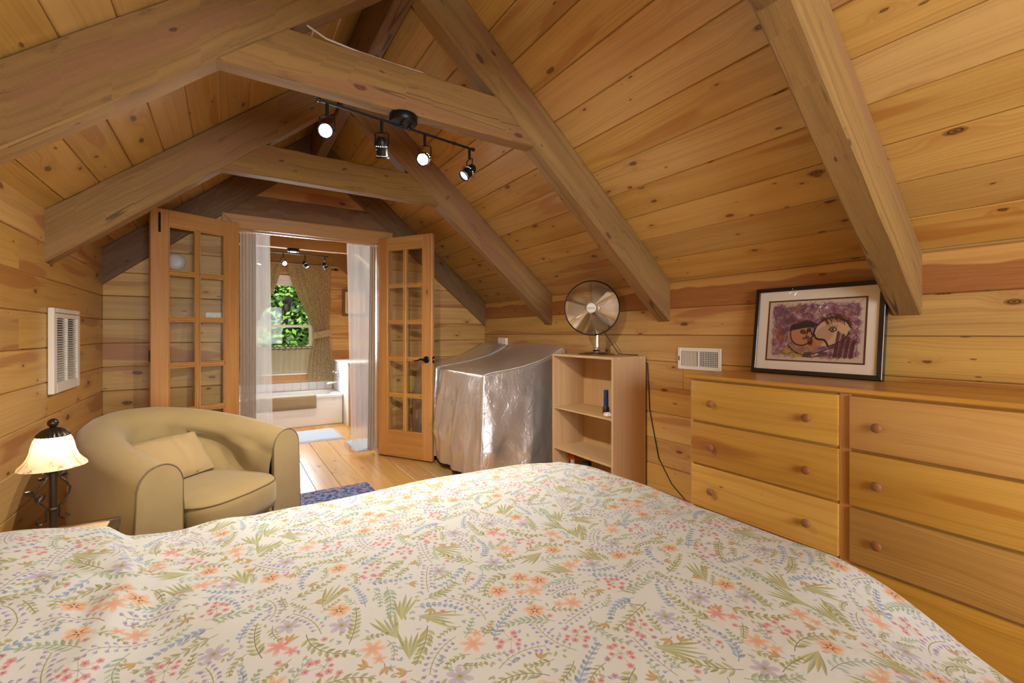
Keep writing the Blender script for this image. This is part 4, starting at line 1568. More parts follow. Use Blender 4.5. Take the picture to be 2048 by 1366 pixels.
for front in (True, False):
    cg = G()
    for i in range(26):
        r = 0.040 + (RC - 0.047) * i / 25
        h_ = cage_pt(r, front)
        pts = [hc + q @ Vector((r * math.cos(a), r * math.sin(a), h_)) for a in [2 * PI * k / 40 for k in range(41)]]
        cg.tube(pts, 0.0010, 4)
    cg.obj('cage_rings', 'chrome', fan, smooth=True, kind='stuff')
    for k in range(6):
        a = 2 * PI * (k + 0.25) / 6 + PI / 6
        pts = [hc + q @ Vector((r * math.cos(a), r * math.sin(a), cage_pt(r, front) + (0.001 if front else -0.001))) for r in np.linspace(0.036, RC - 0.002, 9)]
        G().tube(pts, 0.0013, 5).obj('cage_spoke', 'dark_chrome', fan)
G().tube([hc + q @ Vector((RC * math.cos(a), RC * math.sin(a), 0)) for a in [2 * PI * k / 64 for k in range(65)]], 0.0042, 8).obj('rim', 'black_metal', fan, smooth=True)
G().lathe([(0, 0.048), (0.028, 0.047), (0.034, 0.043), (0.034, 0.038), (0, 0.038)], hc, fn, 28).obj('badge', 'fan_label', fan, smooth=True)
for k in range(3):
    bl = G()
    rows = []
    for i in range(8):
        r = 0.03 + 0.135 * i / 7
        wd2 = 0.35 + 0.5 * math.sin(PI * min(1, i / 7 * 0.9 + 0.1))
        row = []
        for j in range(7):
            a = 2 * PI * k / 3 + (j / 6 - 0.5) * wd2 * 1.5 + 0.25 * i / 7
            row.append(hc + q @ Vector((r * math.cos(a), r * math.sin(a), 0.018 * (j / 6 - 0.5))))
        rows.append(row)
    bl.loft(rows, closed=False, caps=False)
    bl.obj('blade', 'fan_blade', fan, smooth=True)
# lettering of the fan's badge
tx = bpy.data.curves.new('lettering', 'FONT')
tx.body = 'Holmes'
tx.size = 0.016
tx.align_x = 'CENTER'
tx.align_y = 'CENTER'
tx.extrude = 0.0003
tx.materials.append(MATS['dark_plastic'])
to = bpy.data.objects.new('lettering', tx)
COL.objects.link(to)
xa = Vector((0, 0, 1)).cross(fn).normalized()
ya = fn.cross(xa).normalized()
bpy.context.view_layer.update()
tme = bpy.data.meshes.new_from_object(to)
tme.name = 'lettering'
bpy.data.objects.remove(to)
to = put('lettering', tme, fan)
to.matrix_local = Matrix((xa, ya, fn)).transposed().to_4x4()
to.location = hc + fn * 0.0484
G().tube([(0.03, 0.02, 0.22), (0.045, -0.03, 0.16), (0.070, -0.09, 0.07), (0.082, -0.135, 0.008), (0.10, -0.20, 0.006), (0.148, -0.24, 0.004), (0.1495, -0.33, -0.05), (0.150, -0.345, -0.35),
          (0.150, -0.42, -0.66), (0.151, -0.52, -0.80), (0.150, -0.62, -0.87)], 0.0032, 6).obj('power_cord', 'cord_dark', fan, smooth=True)

# ------------------------------------------------------------------ silver covered appliances


def silver_cover(name, label, ya, yb, x0, dip, seed, near):
    root = thing(name, label, 'cover', (x0, (ya + yb) / 2, 0), group='silver appliance covers')
    oy = (ya + yb) / 2
    prof = [(0.0, 0.840), (0.03, 0.853), (0.10, 0.862), (0.20, 0.873), (0.33, 0.892), (0.42, 0.912), (0.50, 0.936), (0.58, 0.968), (0.65, 1.000), (0.70, 1.030), (0.735, 1.042), (0.765, 1.028)]
    g = G()
    ny, nzs = 40, 36

    def nz(x, y, z, s_, k):
        return mnoise.noise(Vector((x * k + seed * 7, y * k, z * k + s_)))

    def jitter(p, amp):
        x, y, z = p
        big = nz(x, y, z, 1.0, 4.0)
        rid = 1 - abs(nz(x, y, z, 5.0, 7.0)) * 2
        rid2 = 1 - abs(nz(x * 0.6, y * 2.0, z * 0.5, 9.0, 8.0)) * 2
        return amp * (0.9 * big + 0.35 * rid ** 3 + 0.4 * rid2 ** 3)
    # top sheet
    rows = []
    ph = []
    for i in range(len(prof) - 1):
        for k in range(3):
            t = k / 3
            ph.append((prof[i][0] * (1 - t) + prof[i + 1][0] * t, prof[i][1] * (1 - t) + prof[i + 1][1] * t))
    ph.append(prof[-1])
    for x, z in ph:
        row = []
        for j in range(ny + 1):
            s_ = j / ny
            y = ya + (yb - ya) * s_
            edge = min(s_, 1 - s_)
            zz = z + (0.016 * math.sin(PI * s_) * sm((x - 0.45) / 0.25)) - 0.018 * (1 - sm(edge / 0.05)) * sm((x - 0.4) / 0.3)
            zz += jitter((x, y, z), 0.008) * sm(edge / 0.06) * sm(x / 0.08)
            row.append((x, y - oy, zz))
        rows.append(row)
    g.loft(rows, closed=False, caps=False)
    # skirts: front and two sides, falling from the rim of the top sheet
    rim = [r[-1] for r in rows[::-1]] + rows[0][::-1][1:] + [r[0] for r in rows][1:]
    n = len(rim)
    cx_, cy_ = 0.38, 0.0
    sk = []
    for k in range(nzs + 1):
        t = k / nzs
        r_ = []
        for i, (x, y, z) in enumerate(rim):
            zb = 0.058 if x > 0.02 or True else 0.03
            zz = z + (zb - z) * t
            dx_, dy_ = 0.0, 0.0
            fl2 = 0.045 * sm(t * 1.3) + 0.012 * math.sin(PI * t)
            if x < 0.02:
                dx_ = -1
            if abs(y) > (yb - ya) / 2 - 1e-4:
                dy_ = 1 if y > 0 else -1
            l = math.hypot(dx_, dy_) or 1
            fold = jitter((x * 1.0, y, zz * 0.45), 0.024) * sm(t * 5) + 0.012 * math.sin((i / n) * 60 + 4 * t) * sm((t - 0.2) / 0.6)
            d = (fl2 if (dx_ or near < 0) else fl2 * 0.5) + fold
            if (dy_ > 0) or (dy_ < 0 and near > 0):
                d = min(d, 0.010)
            lim_ = 0.0
            r_.append((x + dx_ / l * d, y + dy_ / l * max(-0.02, d) , zz))
        sk.append(r_)
    g.loft(sk, closed=False, caps=False)
    g.bm.verts.ensure_lookup_table()
    bmesh.ops.remove_doubles(g.bm, verts=g.bm.verts, dist=0.0004)
    g.obj('cover_cloth', 'silver_cloth', root, smooth=True, angle=None)
    # white stitched seams along the near corner and the near top edge
    i0 = rim.index(rows[0][0])
    st_ = [Vector(sk[k][i0]) + Vector((-0.003, -0.003, 0)) for k in range(0, nzs, 2)]
    G().tube(st_, 0.0022, 5).obj('seam', 'stitch', root, label='white stitched corner seam')
    st_ = [Vector(r[0]) + Vector((-0.0, -0.003, 0.002)) for r in rows[::2]]
    G().tube(st_, 0.0022, 5).obj('seam', 'stitch', root, label='white stitched top seam')
    return root


silver_cover('appliance_cover', 'wrinkled silver cover over an appliance beside the bookshelf', 2.87, 3.66, 1.585, 0, 1.0, -1)
silver_cover('appliance_cover', 'wrinkled silver cover in the corner, partly hidden by the right door', 3.735, 4.225, 1.575, 0, 2.3, 1)
dt = thing('drip_tray', 'low pale tray under the silver covers', 'tray', (1.66, 3.55, 0))
G().box(0.0, 0.68, -0.60, 0.66, 0.001, 0.012).obj('pan', 'white_plastic', dt)
for q in ((0.0, 0.012, -0.60, 0.66), (0.668, 0.68, -0.60, 0.66), (0.012, 0.668, -0.60, -0.588), (0.012, 0.668, 0.648, 0.66)):
    G().box(q[0], q[1], q[2], q[3], 0.0125, 0.05, 0.001).grain((0, 1, 0)).obj('rim_board', 'casing_pine', dt)

# ------------------------------------------------------------------ armchair
CV = Vector((-0.6904, 0.7234, 0)).normalized()
CU = Vector((CV.y, -CV.x, 0))
ch = thing('armchair', 'beige slipcovered barrel armchair in the left corner by the doors', 'armchair', (0.0171, 2.5583, 0.0095), math.atan2(CU.y, CU.x))
HW, AW, DEP, HB, HA, NE = 0.352, 0.095, 0.736, 0.748, 0.605, 2.2


def chair_path(n=70):
    out = []
    for i in range(n + 1):
        th = PI - PI * i / n
        c, s_ = math.cos(th), math.sin(th)
        pu = HW * math.copysign(abs(c) ** (2 / NE), c)
        pv = (DEP - AW) * abs(s_) ** (2 / NE)
        out.append(Vector((pu, pv, 0)))
    return out


path = chair_path()
npth = len(path)
shell = G()
rows = []
for i, p in enumerate(path):
    d = path[min(i + 1, npth - 1)] - path[max(i - 1, 0)]
    if i == 0 or i == npth - 1:
        d = Vector((0, 1, 0)) if i == 0 else Vector((0, -1, 0))
    d.normalize()
    nrm = Vector((-d.y, d.x, 0))      # outward on a path running left -> back -> right
    h = HA + (HB - HA) * min(1, p.y / (DEP - AW)) ** 0.96
    wr_ = lambda a, b, k: mnoise.noise(Vector((p.x * k, p.y * k + a, b)))
    row = []
    for (o, z) in [(AW + 0.022 - 0.022 * k / 10, (h - AW - 0.03) * k / 10) for k in range(11)]:
        row.append(p + nrm * (o + 0.011 * wr_(z * 3, 0, 7)) + Vector((0, 0, z)))
    for k in range(0, 13):
        a = PI / 2 - PI * k / 12
        row.append(p + nrm * (AW * math.sin(a) + 0.004 * wr_(k, 3, 8)) + Vector((0, 0, h - AW + AW * math.cos(a))))
    zi = h - AW
    sagf = sm((i / npth - 0.62) / 0.1) * sm((0.97 - i / npth) / 0.1)
    for k in range(1, 17):
        z = zi + (0.24 - zi) * k / 16
        tt = k / 16
        pleat = (1 - abs(mnoise.noise(Vector((i * 0.33 + z * 5, z * 3.2, 4.4)))) * 2.2)
        bul = 0.016 * math.sin(PI * tt) + sagf * 0.024 * math.sin(2.2 * PI * tt + 10 * p.y) + 0.012 * wr_(z * 6, 7, 9) + 0.010 * max(0, pleat) * math.sin(PI * tt)
        row.append(p - nrm * (AW - 0.004 + bul) + Vector((0, 0, z)))
    rows.append(row)
shell.loft(rows, closed=False, caps=False)
# close the arm fronts
for idx in (0, npth - 1):
    shell.bm.verts.ensure_lookup_table()
shell.obj('slipcover', 'slipcover', ch, smooth=True, angle=None)
for sg in (-1, 1):
    uc = sg * HW
    pl = []
    for k in range(0, 17):
        a = -PI / 2 + PI * k / 16
        pl.append((uc + AW * math.sin(a), HA - AW + AW * math.cos(a)))
    poly = [(uc - AW - (0.022 if sg < 0 else 0.0), 0.0)] + pl + [(uc + AW + (0.022 if sg > 0 else 0.0), 0.0)]
    G().prism(poly, 'Y', -0.012, 0.004, 0.004).obj('arm_panel', 'slipcover', ch, smooth=True, angle=0.6)
    pp = [(poly[0][0], -0.010, 0.004)] + [(a, -0.010, b) for a, b in pl] + [(poly[-1][0], -0.010, 0.004)]
    pp2 = [(x, y, z) for x, y, z in pp]
    G().tube(pp2, 0.0034, 6).obj('piping', 'piping', ch, smooth=True, label='dark piping round the arm front')
iw = HW - AW + 0.002
G().box(-iw, iw, 0.03, 0.50, 0.03, 0.235, 0.02, 2).obj('seat_base', 'slipcover', ch, smooth=True)
# seat cushion: D-shaped, crowned, front edge bowed forward
cu = G()
ring_pts = []
for k in range(48):
    a = 2 * PI * k / 48
    c, s_ = math.cos(a), math.sin(a)
    pu = (iw - 0.006) * math.copysign(abs(c) ** 0.35, c)
    pv = 0.215 + 0.295 * math.copysign(abs(s_) ** (0.40 if s_ < 0 else 0.75), s_)
    if s_ < 0:
        pv -= 0.035 * (1 - (pu / iw) ** 2)
    ring_pts.append(Vector((pu, pv, 0)))
cen = Vector((0, 0.2, 0))
lay = [(0.0, 0.238), (0.93, 0.240), (0.985, 0.252), (1.0, 0.29), (1.0, 0.345), (0.985, 0.378), (0.95, 0.392), (0.75, 0.402), (0.45, 0.410), (0.0, 0.412)]
cu.loft([[cen + (p_ - cen) * max(k, 0.001) + Vector((0, 0, z)) for p_ in ring_pts] for k, z in lay])
cu.obj('seat_cushion', 'slipcover', ch, smooth=True, angle=None)
G().tube([cen + (p_ - cen) * 0.985 + Vector((0, 0, 0.380)) for p_ in ring_pts[24:]] + [cen + (ring_pts[0] - cen) * 0.985 + Vector((0, 0, 0.380))], 0.0028, 6).obj('cushion_piping', 'piping', ch, smooth=True)
sk = G()
rows = []
for k in range(13):
    t = k / 12
    rows.append([(-iw + 2 * iw * i / 30, 0.006 - 0.01 * t + 0.012 * math.sin(PI * i / 30) * 0 - 0.006 * math.sin(i * 0.9 + 2 * t) * t, 0.235 * (1 - t) + (0.05 * sm((i - 16) / 10) * t)) for i in range(31)])
sk.loft(rows, closed=False, caps=False)
sk.obj('front_skirt', 'slipcover', ch, smooth=True, angle=None)
for sx in (-0.3, 0.3):
    for sy in (0.08, 0.5):
        G().lathe([(0.02, 0.0), (0.024, 0.03), (0, 0.03)], (sx, sy, 0), 'Z', 10).obj('foot', 'dark_wood', ch)

# loose back pillow
pil = thing('lumbar_pillow', 'flat beige pillow leaning against the back inside the armchair', 'pillow')
pil.parent = None


def cw(u_, v_, z_):
    return Vector((0.0171, 2.5583, 0)) + CU * u_ + CV * v_ + Vector((0, 0, z_))


A0, A1, B1, B0 = cw(-0.195, 0.285, 0.431), cw(0.180, 0.30, 0.431), cw(0.165, 0.42, 0.618), cw(-0.160, 0.42, 0.622)
pm = (A0 + A1 + B0 + B1) / 4
nrm = (A1 - A0).cross(B0 - A0).normalized()
if nrm.dot(Vector((0, 0, EYE)) - pm) < 0:
    nrm = -nrm
pil.location = pm
pg = G()
for side in (1, -1):
    rows = []
    for j in range(17):
        t = j / 16
        row = []
        for i in range(25):
            s_ = i / 24
            p_ = A0.lerp(A1, s_).lerp(B0.lerp(B1, s_), t)
            k = (math.sin(PI * s_) ** 0.5) * (math.sin(PI * t) ** 0.5)
            crease = 0.010 * math.exp(-((s_ - 0.55 - 0.12 * (1 - t)) / 0.03) ** 2)
            row.append(p_ - pm + nrm * side * (0.038 * k - crease * k + 0.004 * mnoise.noise(Vector((s_ * 7, t * 5, side)))))
        rows.append(row)
    pg.loft(rows, closed=False, caps=False)
bmesh.ops.remove_doubles(pg.bm, verts=pg.bm.verts, dist=0.0005)
pg.obj('cushion', 'slipcover_pillow', pil, smooth=True, angle=None)
G().tube([A0 - pm, A1 - pm, B1 - pm, B0 - pm, A0 - pm], 0.0035, 6).obj('piping', 'slipcover', pil, smooth=True)

rug = G().box(-0.28, 0.907, 1.75, 3.50, 0.001, 0.008, 0.002).obj('area_rug', 'rug_blue', label='dark blue patterned rug between the armchair and bed', category='rug')

# ------------------------------------------------------------------ nightstand and lamp
NZ = 0.490
ns = thing('nightstand', 'small side table with pale top and dark legs under the lamp', 'table', (-0.515, 1.92, 0))
x0, x1, y0, y1 = -0.190, 0.190, -0.195, 0.2
G().box(x0 + 0.025, x1 - 0.025, y0 + 0.025, y1 - 0.025, NZ - 0.012, NZ, 0.002).grain((1, 0, 0)).obj('top', 'nightstand_top', ns)
g = G()
for q in ((x0, x1, y0, y0 + 0.0248), (x0, x1, y1 - 0.0248, y1), (x0, x0 + 0.0248, y0 + 0.025, y1 - 0.025), (x1 - 0.0248, x1, y0 + 0.025, y1 - 0.025)):
    g.box(q[0], q[1], q[2], q[3], NZ - 0.022, NZ + 0.003, 0.003)
g.obj('rim', 'dark_wood', ns)
for sx in (x0 + 0.004, x1 - 0.036):
    for sy in (y0 + 0.004, y1 - 0.036):
        G().box(sx, sx + 0.032, sy, sy + 0.032, 0.001, NZ - 0.0225, 0.004).obj('leg', 'dark_wood', ns)
G().box(x0 + 0.01, x1 - 0.01, y0 + 0.01, y1 - 0.01, 0.16, 0.175, 0.002).grain((1, 0, 0)).obj('lower_shelf', 'dark_wood', ns)

LX, LY = -0.4785, 2.024
lamp = thing('table_lamp', 'small bronze scroll lamp with a glowing bell glass shade', 'lamp', (LX, LY, NZ + 0.0008))
G().lathe([(0, 0), (0.052, 0), (0.054, 0.006), (0.045, 0.012), (0.020, 0.018), (0.012, 0.028), (0, 0.028)], (0, 0, 0), 'Z', 28).obj('base', 'bronze', lamp, smooth=True)
G().lathe([(0.0, 0.02), (0.0105, 0.02), (0.0105, 0.085), (0.0135, 0.088), (0.0135, 0.093), (0.0105, 0.096), (0.0105, 0.208), (0.018, 0.216), (0.026, 0.224), (0.018, 0.230), (0, 0.230)], (0, 0, 0), 'Z', 18).obj('column', 'bronze', lamp, smooth=True)
# scrolls: right and forward of the lens seen as left and right; built in the plane facing the room
ex = Vector((math.cos(0.82), math.sin(0.82) * -0.0 + 0.0, 0)).normalized()
ex = Vector((0.75, 0.66, 0)).normalized()


def scroll(sgn_):
    pts = []
    for k in range(12):      # lower curl
        a = PI * 0.2 + 1.5 * PI * (1 - k / 11)
        r = 0.006 + 0.010 * (k / 11)
        pts.append((0.030 + r * math.cos(a), 0.090 - 0.020 + r * math.sin(a)))
    body = [(0.018, 0.082), (0.016, 0.096), (0.028, 0.112), (0.042, 0.130), (0.046, 0.148), (0.036, 0.168), (0.022, 0.184), (0.014, 0.198)]
    pts += body
    for k in range(12):
        a = PI * 1.25 - 1.5 * PI * k / 11 + PI * 0.6
        r = 0.016 - 0.010 * (k / 11)
        pts.append((0.024 + r * math.cos(a), 0.206 + r * math.sin(a)))
    pts = pts[12:]
    pre = [(0.036, 0.058), (0.044, 0.060), (0.047, 0.067), (0.042, 0.072), (0.034, 0.068), (0.024, 0.062), (0.014, 0.068), (0.011, 0.078)]
    P3 = [Vector((0, 0, z)) + ex * (sgn_ * x) for x, z in [(0.034, 0.064), (0.040, 0.062), (0.043, 0.056), (0.036, 0.050), (0.026, 0.052), (0.017, 0.062)] + pts]
    return P3


for sgn_ in (-1, 1):
    P3 = scroll(sgn_)
    G().tube(P3, [0.0032] * len(P3), 6).obj('scroll', 'bronze', lamp, smooth=True)


def leaf_mesh(c, dirv, up, L, W):
    dirv, up = Vector(dirv).normalized(), Vector(up).normalized()
    sd_ = dirv.cross(up).normalized()
    g = G()
    rows = []
    for i in range(7):
        t = i / 6
        w_ = W * math.sin(PI * max(0.03, min(0.97, t)))
        rows.append([Vector(c) + dirv * (L * t) + sd_ * (w_ * s_) + up * (0.004 * (1 - s_ * s_)) for s_ in (-1, -0.5, 0, 0.5, 1)])
    g.loft(rows, closed=False, caps=False)
    return g


leaf_mesh(-ex * 0.046 + Vector((0, 0, 0.150)), -ex + Vector((0, 0, 0.7)), (0.4, -0.9, 0.2), 0.030, 0.010).obj('leaf', 'bronze', lamp, smooth=True)
leaf_mesh(-ex * 0.040 + Vector((0, 0, 0.120)), ex * 0.6 + Vector((0, 0, 0.9)), (0.4, -0.9, 0.2), 0.034, 0.010).obj('leaf', 'bronze', lamp, smooth=True)
leaf_mesh(ex * 0.020 + Vector((0, 0, 0.196)), ex * 0.6 + Vector((0, 0, 0.6)), (0.4, -0.9, 0.2), 0.026, 0.009).obj('leaf', 'bronze', lamp, smooth=True)
shp = [(0.0835, 0.230), (0.0815, 0.236), (0.072, 0.246), (0.062, 0.260), (0.0545, 0.280), (0.051, 0.300), (0.046, 0.318), (0.036, 0.334), (0.026, 0.342)]
G().lathe(shp, (0, 0, 0), 'Z', 48, False).obj('shade', 'lamp_glass', lamp, smooth=True, label='cream glass bell shade with brown painted flowers')
cap = G()
rings = []
for r, z in [(0.040, 0.328), (0.041, 0.331), (0.036, 0.339), (0.028, 0.347), (0.018, 0.353), (0.008, 0.357), (0.001, 0.358)]:
    rings.append([(r * (1 + 0.03 * math.cos(24 * 2 * PI * k / 96) * (r > 0.01)) * math.cos(2 * PI * k / 96), r * (1 + 0.03 * math.cos(24 * 2 * PI * k / 96) * (r > 0.01)) * math.sin(2 * PI * k / 96), z) for k in range(96)])
cap.loft(rings)
cap.obj('cap', 'bronze', lamp, smooth=True)
G().lathe([(0, 0.356), (0.006, 0.356), (0.0135, 0.364), (0.0150, 0.371), (0.012, 0.379), (0.005, 0.384), (0, 0.385)], (0, 0, 0), 'Z', 20).obj('finial', 'bronze', lamp, smooth=True)
G().lathe([(0, 0.236), (0.010, 0.236), (0.010, 0.262), (0, 0.262)], (0, 0, 0), 'Z', 14).obj('socket', 'bronze', lamp)
G().lathe([(0, 0.262), (0.010, 0.264), (0.017, 0.282), (0.016, 0.294), (0.008, 0.303), (0, 0.304)], (0, 0, 0), 'Z', 18).obj('bulb', 'bulb_on', lamp, smooth=True)
add_light('lamp_bulb', 'POINT', (LX, LY, NZ + 0.287), 10.0, (1.0, 0.82, 0.54), shadow_soft_size=0.02)

# ------------------------------------------------------------------ track lights


def spot_head(parent, bar_pt, aim, lit, lens_mat, stem=0.05, yoke=0.055, rot_y=0.0):
    """stem from the bar, a yoke and a vented can aimed along a vector"""
    bp = Vector(bar_pt)
    aim = Vector(aim).normalized()
    G().lathe([(0.0065, 0), (0.0065, stem)], bp - Vector((0, 0, stem + 0.004)), 'Z', 10).obj('stem', 'black_metal', parent)
    top = bp - Vector((0, 0, stem + 0.004))
    side = aim.cross(Vector((0, 0, 1)))
    side = side.normalized() if side.length > 0.1 else Vector((1, 0, 0))
    piv = top - Vector((0, 0, yoke))
    w_ = 0.027
    G().tube([piv + side * w_, top + side * w_ - Vector((0, 0, 0.004)), top + side * (w_ - 0.006), top - side * (w_ - 0.006), top - side * w_ - Vector((0, 0, 0.004)), piv - side * w_], 0.0028, 6).obj('yoke', 'black_metal', parent)
    prof = [(0.0, -0.036), (0.012, -0.036), (0.021, -0.026), (0.0235, -0.010), (0.0235, 0.008), (0.0255, 0.010), (0.0255, 0.014), (0.0235, 0.016), (0.0235, 0.040), (0.029, 0.044), (0.029, 0.047), (0.0245, 0.047)]
    can = G().lathe(prof, piv, aim, 24, False).obj('can', 'black_metal', parent, smooth=True, angle=0.6)
    q_ = Vector((0, 0, 1)).rotation_difference(aim)
    dots = G()
    for k in range(16):
        a = 2 * PI * k / 16
        c = piv + q_ @ Vector((0.0236 * math.cos(a), 0.0236 * math.sin(a), 0.002))
        dots.lathe([(0.0022, 0), (0, 0.0004)], c, q_ @ Vector((math.cos(a), math.sin(a), 0)), 6)
    dots.obj('vent_holes', lens_mat if lens_mat != 'lens_bath' else 'lens_side', can, kind='stuff')
    for sg in (-1, 1):
        G().lathe([(0.006, 0), (0.006, 0.006), (0, 0.006)], piv + side * sg * 0.024, side * sg, 8).obj('pivot_screw', 'black_metal', can)
    G().lathe([(0.0, 0.040), (0.0235, 0.040), (0.0235, 0.0385), (0, 0.0385)], piv, aim, 24).obj('lens', lens_mat, can, smooth=True)
    if lit:
        o = add_light('spot_beam', 'SPOT', piv + aim * 0.052, lit, (1.0, 0.83, 0.60), target=piv + aim * 1.0, spot_size=2.3, spot_blend=0.9, shadow_soft_size=0.025)
    return piv


tl = thing('track_light', 'black four head track light under the middle collar tie', 'track light', (0.645, 1.891, ZT - 0.0015))
B0, B1 = Vector((0.296, 1.845, 2.05)), Vector((1.011, 1.940, 2.05))
off = Vector((0.645, 1.891, ZT - 0.0015))
G().lathe([(0, 0), (0.058, 0), (0.060, -0.004), (0.060, -0.028), (0.056, -0.034), (0, -0.034)], (0, 0, 0), 'Z', 40).obj('canopy', 'black_metal', tl, smooth=True, angle=0.6)


def bar(a, b, par, o_, r=0.0055):
    G().tube([a - o_, b - o_], r, 10).obj('bar', 'black_metal', par, smooth=True)


bar(B0, B0.lerp(B1, 0.475), tl, off)
bar(B0.lerp(B1, 0.525), B1, tl, off)
for t in (0.0, 1.0, 0.478, 0.522):
    c = B0.lerp(B1, t) - off
    dv = (B1 - B0).normalized()
    G().lathe([(0, -0.008), (0.007, -0.007), (0.009, 0), (0.007, 0.007), (0, 0.008)], c, dv, 12).obj('end_knob', 'black_metal', tl, smooth=True)
for t in (0.472, 0.528):
    c = B0.lerp(B1, t) - off
    G().lathe([(0.005, 0), (0.005, 0.022)], c, 'Z', 8).obj('post', 'black_metal', tl)


def head_at(X, aim, lit, lens):
    t = (X - B0.x) / (B1.x - B0.x)
    c = B0.lerp(B1, t)
    # lamp offset is added in the light's world position through a temporary shift
    return c


heads = [(0.326, (-0.30, -0.86, -0.42), 12, 'lens_on'), (0.547, (0.18, 0.38, -0.90), 95, 'lens_side'),
         (0.749, (-0.52, -0.72, -0.48), 12, 'lens_on'), (0.990, (-0.62, -0.02, -0.62), 38, 'lens_side')]
tl_shift = off
for X, aim, lit, lens in heads:
    c = head_at(X, aim, lit, lens)
    piv = spot_head(tl, c - off, aim, 0, lens)
    w = piv + off
    a_ = Vector(aim).normalized()
    add_light('spot_beam', 'SPOT', w + a_ * 0.052, lit, (1.0, 0.90, 0.76), target=w + a_, spot_size=2.4, spot_blend=0.9, shadow_soft_size=0.025)

bt_y = Y0 + 4 * S + 0.045
bl_ = thing('track_light', 'black track light under the bathroom collar tie', 'track light', (0.622, bt_y, ZT - 0.0015))
off2 = Vector((0.622, bt_y, ZT - 0.0015))
G().lathe([(0, 0), (0.062, 0), (0.064, -0.004), (0.064, -0.026), (0.056, -0.032), (0, -0.032)], (0, 0, 0), 'Z', 36).obj('canopy', 'black_metal', bl_, smooth=True, angle=0.6)
C0, C1 = Vector((0.27, bt_y, 2.048)), Vector((0.985, bt_y, 2.048))
bar(C0, C1, bl_, off2)
for t in (0.0, 1.0):
    G().lathe([(0, -0.008), (0.008, -0.006), (0.009, 0), (0.008, 0.006), (0, 0.008)], C0.lerp(C1, t) - off2, 'X', 12).obj('end_knob', 'black_metal', bl_, smooth=True)
for x in (-0.04, 0.04):
    G().lathe([(0.005, -0.05), (0.005, -0.028)], (x, 0, 0), 'Z', 8).obj('post', 'black_metal', bl_)
for X, aim, lit, lens in ((0.30, (-0.3, -0.3, -0.9), 8, 'lens_side'), (0.521, (0.25, -0.85, -0.30), 22, 'lens_bath'), (0.745, (0.42, -0.25, -0.70), 14, 'lens_side'), (0.955, (0.35, 0.0, -0.65), 12, 'lens_side')):
    c = Vector((X, bt_y, 2.048))
    piv = spot_head(bl_, c - off2, aim, 0, lens)
    w = piv + off2
    a_ = Vector(aim).normalized()
    add_light('spot_beam', 'SPOT', w + a_ * 0.052, lit * 1.6, (1.0, 0.92, 0.80), target=w + a_, spot_size=2.4, spot_blend=0.9, shadow_soft_size=0.025)

# white cable lying over the middle collar tie
G().tube([(0.222, 1.90, 2.385), (0.26, 1.885, 2.345), (0.33, 1.885, 2.318), (0.45, 1.88, 2.306), (0.60, 1.878, 2.302), (0.72, 1.876, 2.303), (0.80, 1.885, 2.298), (0.84, 1.90, 2.297)], 0.0042, 7).obj(
    'cable', 'cable_white', smooth=True, label='pale cable lying along the top of the middle collar tie', category='cable')

# ------------------------------------------------------------------ bathroom
YT = 6.010
TX0, TX1 = -0.30, 1.252
tub = thing('bathtub', 'white bathtub under the bathroom window', 'bathtub', (0.476, YT, 0))
ox = 0.476
rim_z = 0.375
a, b = TX0 - ox, TX1 - ox - 0.004
dpt = YE - YT - 0.005
G().box(a, b, 0.0, 0.03, 0.001, rim_z - 0.03, 0.006).obj('apron', 'white_enamel', tub, smooth=True)
tg = G()
outer = [(a, -0.012), (b, -0.012), (b, dpt), (a, dpt)]


def rr(x0, x1, y0, y1, r, n=8):
    pts = []
    for cx_, cy_, a0 in ((x1 - r, y1 - r, 0), (x0 + r, y1 - r, PI / 2), (x0 + r, y0 + r, PI), (x1 - r, y0 + r, 1.5 * PI)):
        for k in range(n + 1):
            t = a0 + PI / 2 * k / n
            pts.append((cx_ + r * math.cos(t), cy_ + r * math.sin(t)))
    return pts


lv = [(rr(a, b, -0.012, dpt, 0.012), rim_z - 0.03), (rr(a, b, -0.012, dpt, 0.012), rim_z - 0.004), (rr(a + 0.004, b - 0.004, -0.008, dpt - 0.004, 0.012), rim_z),
      (rr(a + 0.08, b - 0.07, 0.075, dpt - 0.06, 0.14), rim_z), (rr(a + 0.09, b - 0.08, 0.085, dpt - 0.07, 0.14), rim_z - 0.02), (rr(a + 0.16, b - 0.12, 0.12, dpt - 0.10, 0.14), 0.08), (rr(a + 0.30, b - 0.22, 0.2, dpt - 0.2, 0.1), 0.05)]
rings = [[(x, y, z) for x, y in poly] for poly, z in lv]
tg.loft(rings, True, False)
tg.bm.verts.ensure_lookup_table()
try:
    tg.bm.faces.new(tg.bm.verts[-len(rings[-1]):])
except ValueError:
    pass
tg.obj('basin', 'white_enamel', tub, smooth=True, angle=0.6)
G().lathe([(0, 0.004), (0.016, 0.003), (0.017, 0), (0, 0)], (b - 0.10, -0.0005, rim_z - 0.055), (0, -1, 0), 16).obj('access_cap', 'tile', tub)

hwall = thing('wall_half', 'white tiled half wall with pine end at the foot of the tub', 'wall', (1.256, 5.712, 0), kind='structure')
ln = YE - 5.712 - 0.004
G().box(0.0, 0.086, 0.022, ln, 0.001, 0.768).obj('core', 'white_paint', hwall)
G().box(0.012, 0.086, 0.0, 0.021, 0.001, 0.768, 0.002).grain((0, 0, 1)).obj('end_board', 'casing_pine', hwall)
G().box(-0.012, 0.40, 0.0, ln, 0.769, 0.789, 0.003).obj('cap', 'white_paint', hwall)
tm = G().box(-0.0035, -0.0005, 0.0, 0.096, 0.0, 0.096, 0.001).mesh('tile', 'tile')
for i in range(6):
    for j in range(4):
        put('tile', tm, hwall, (0, YT - 5.712 + 0.012 + i * 0.1, rim_z + 0.004 + j * 0.098))

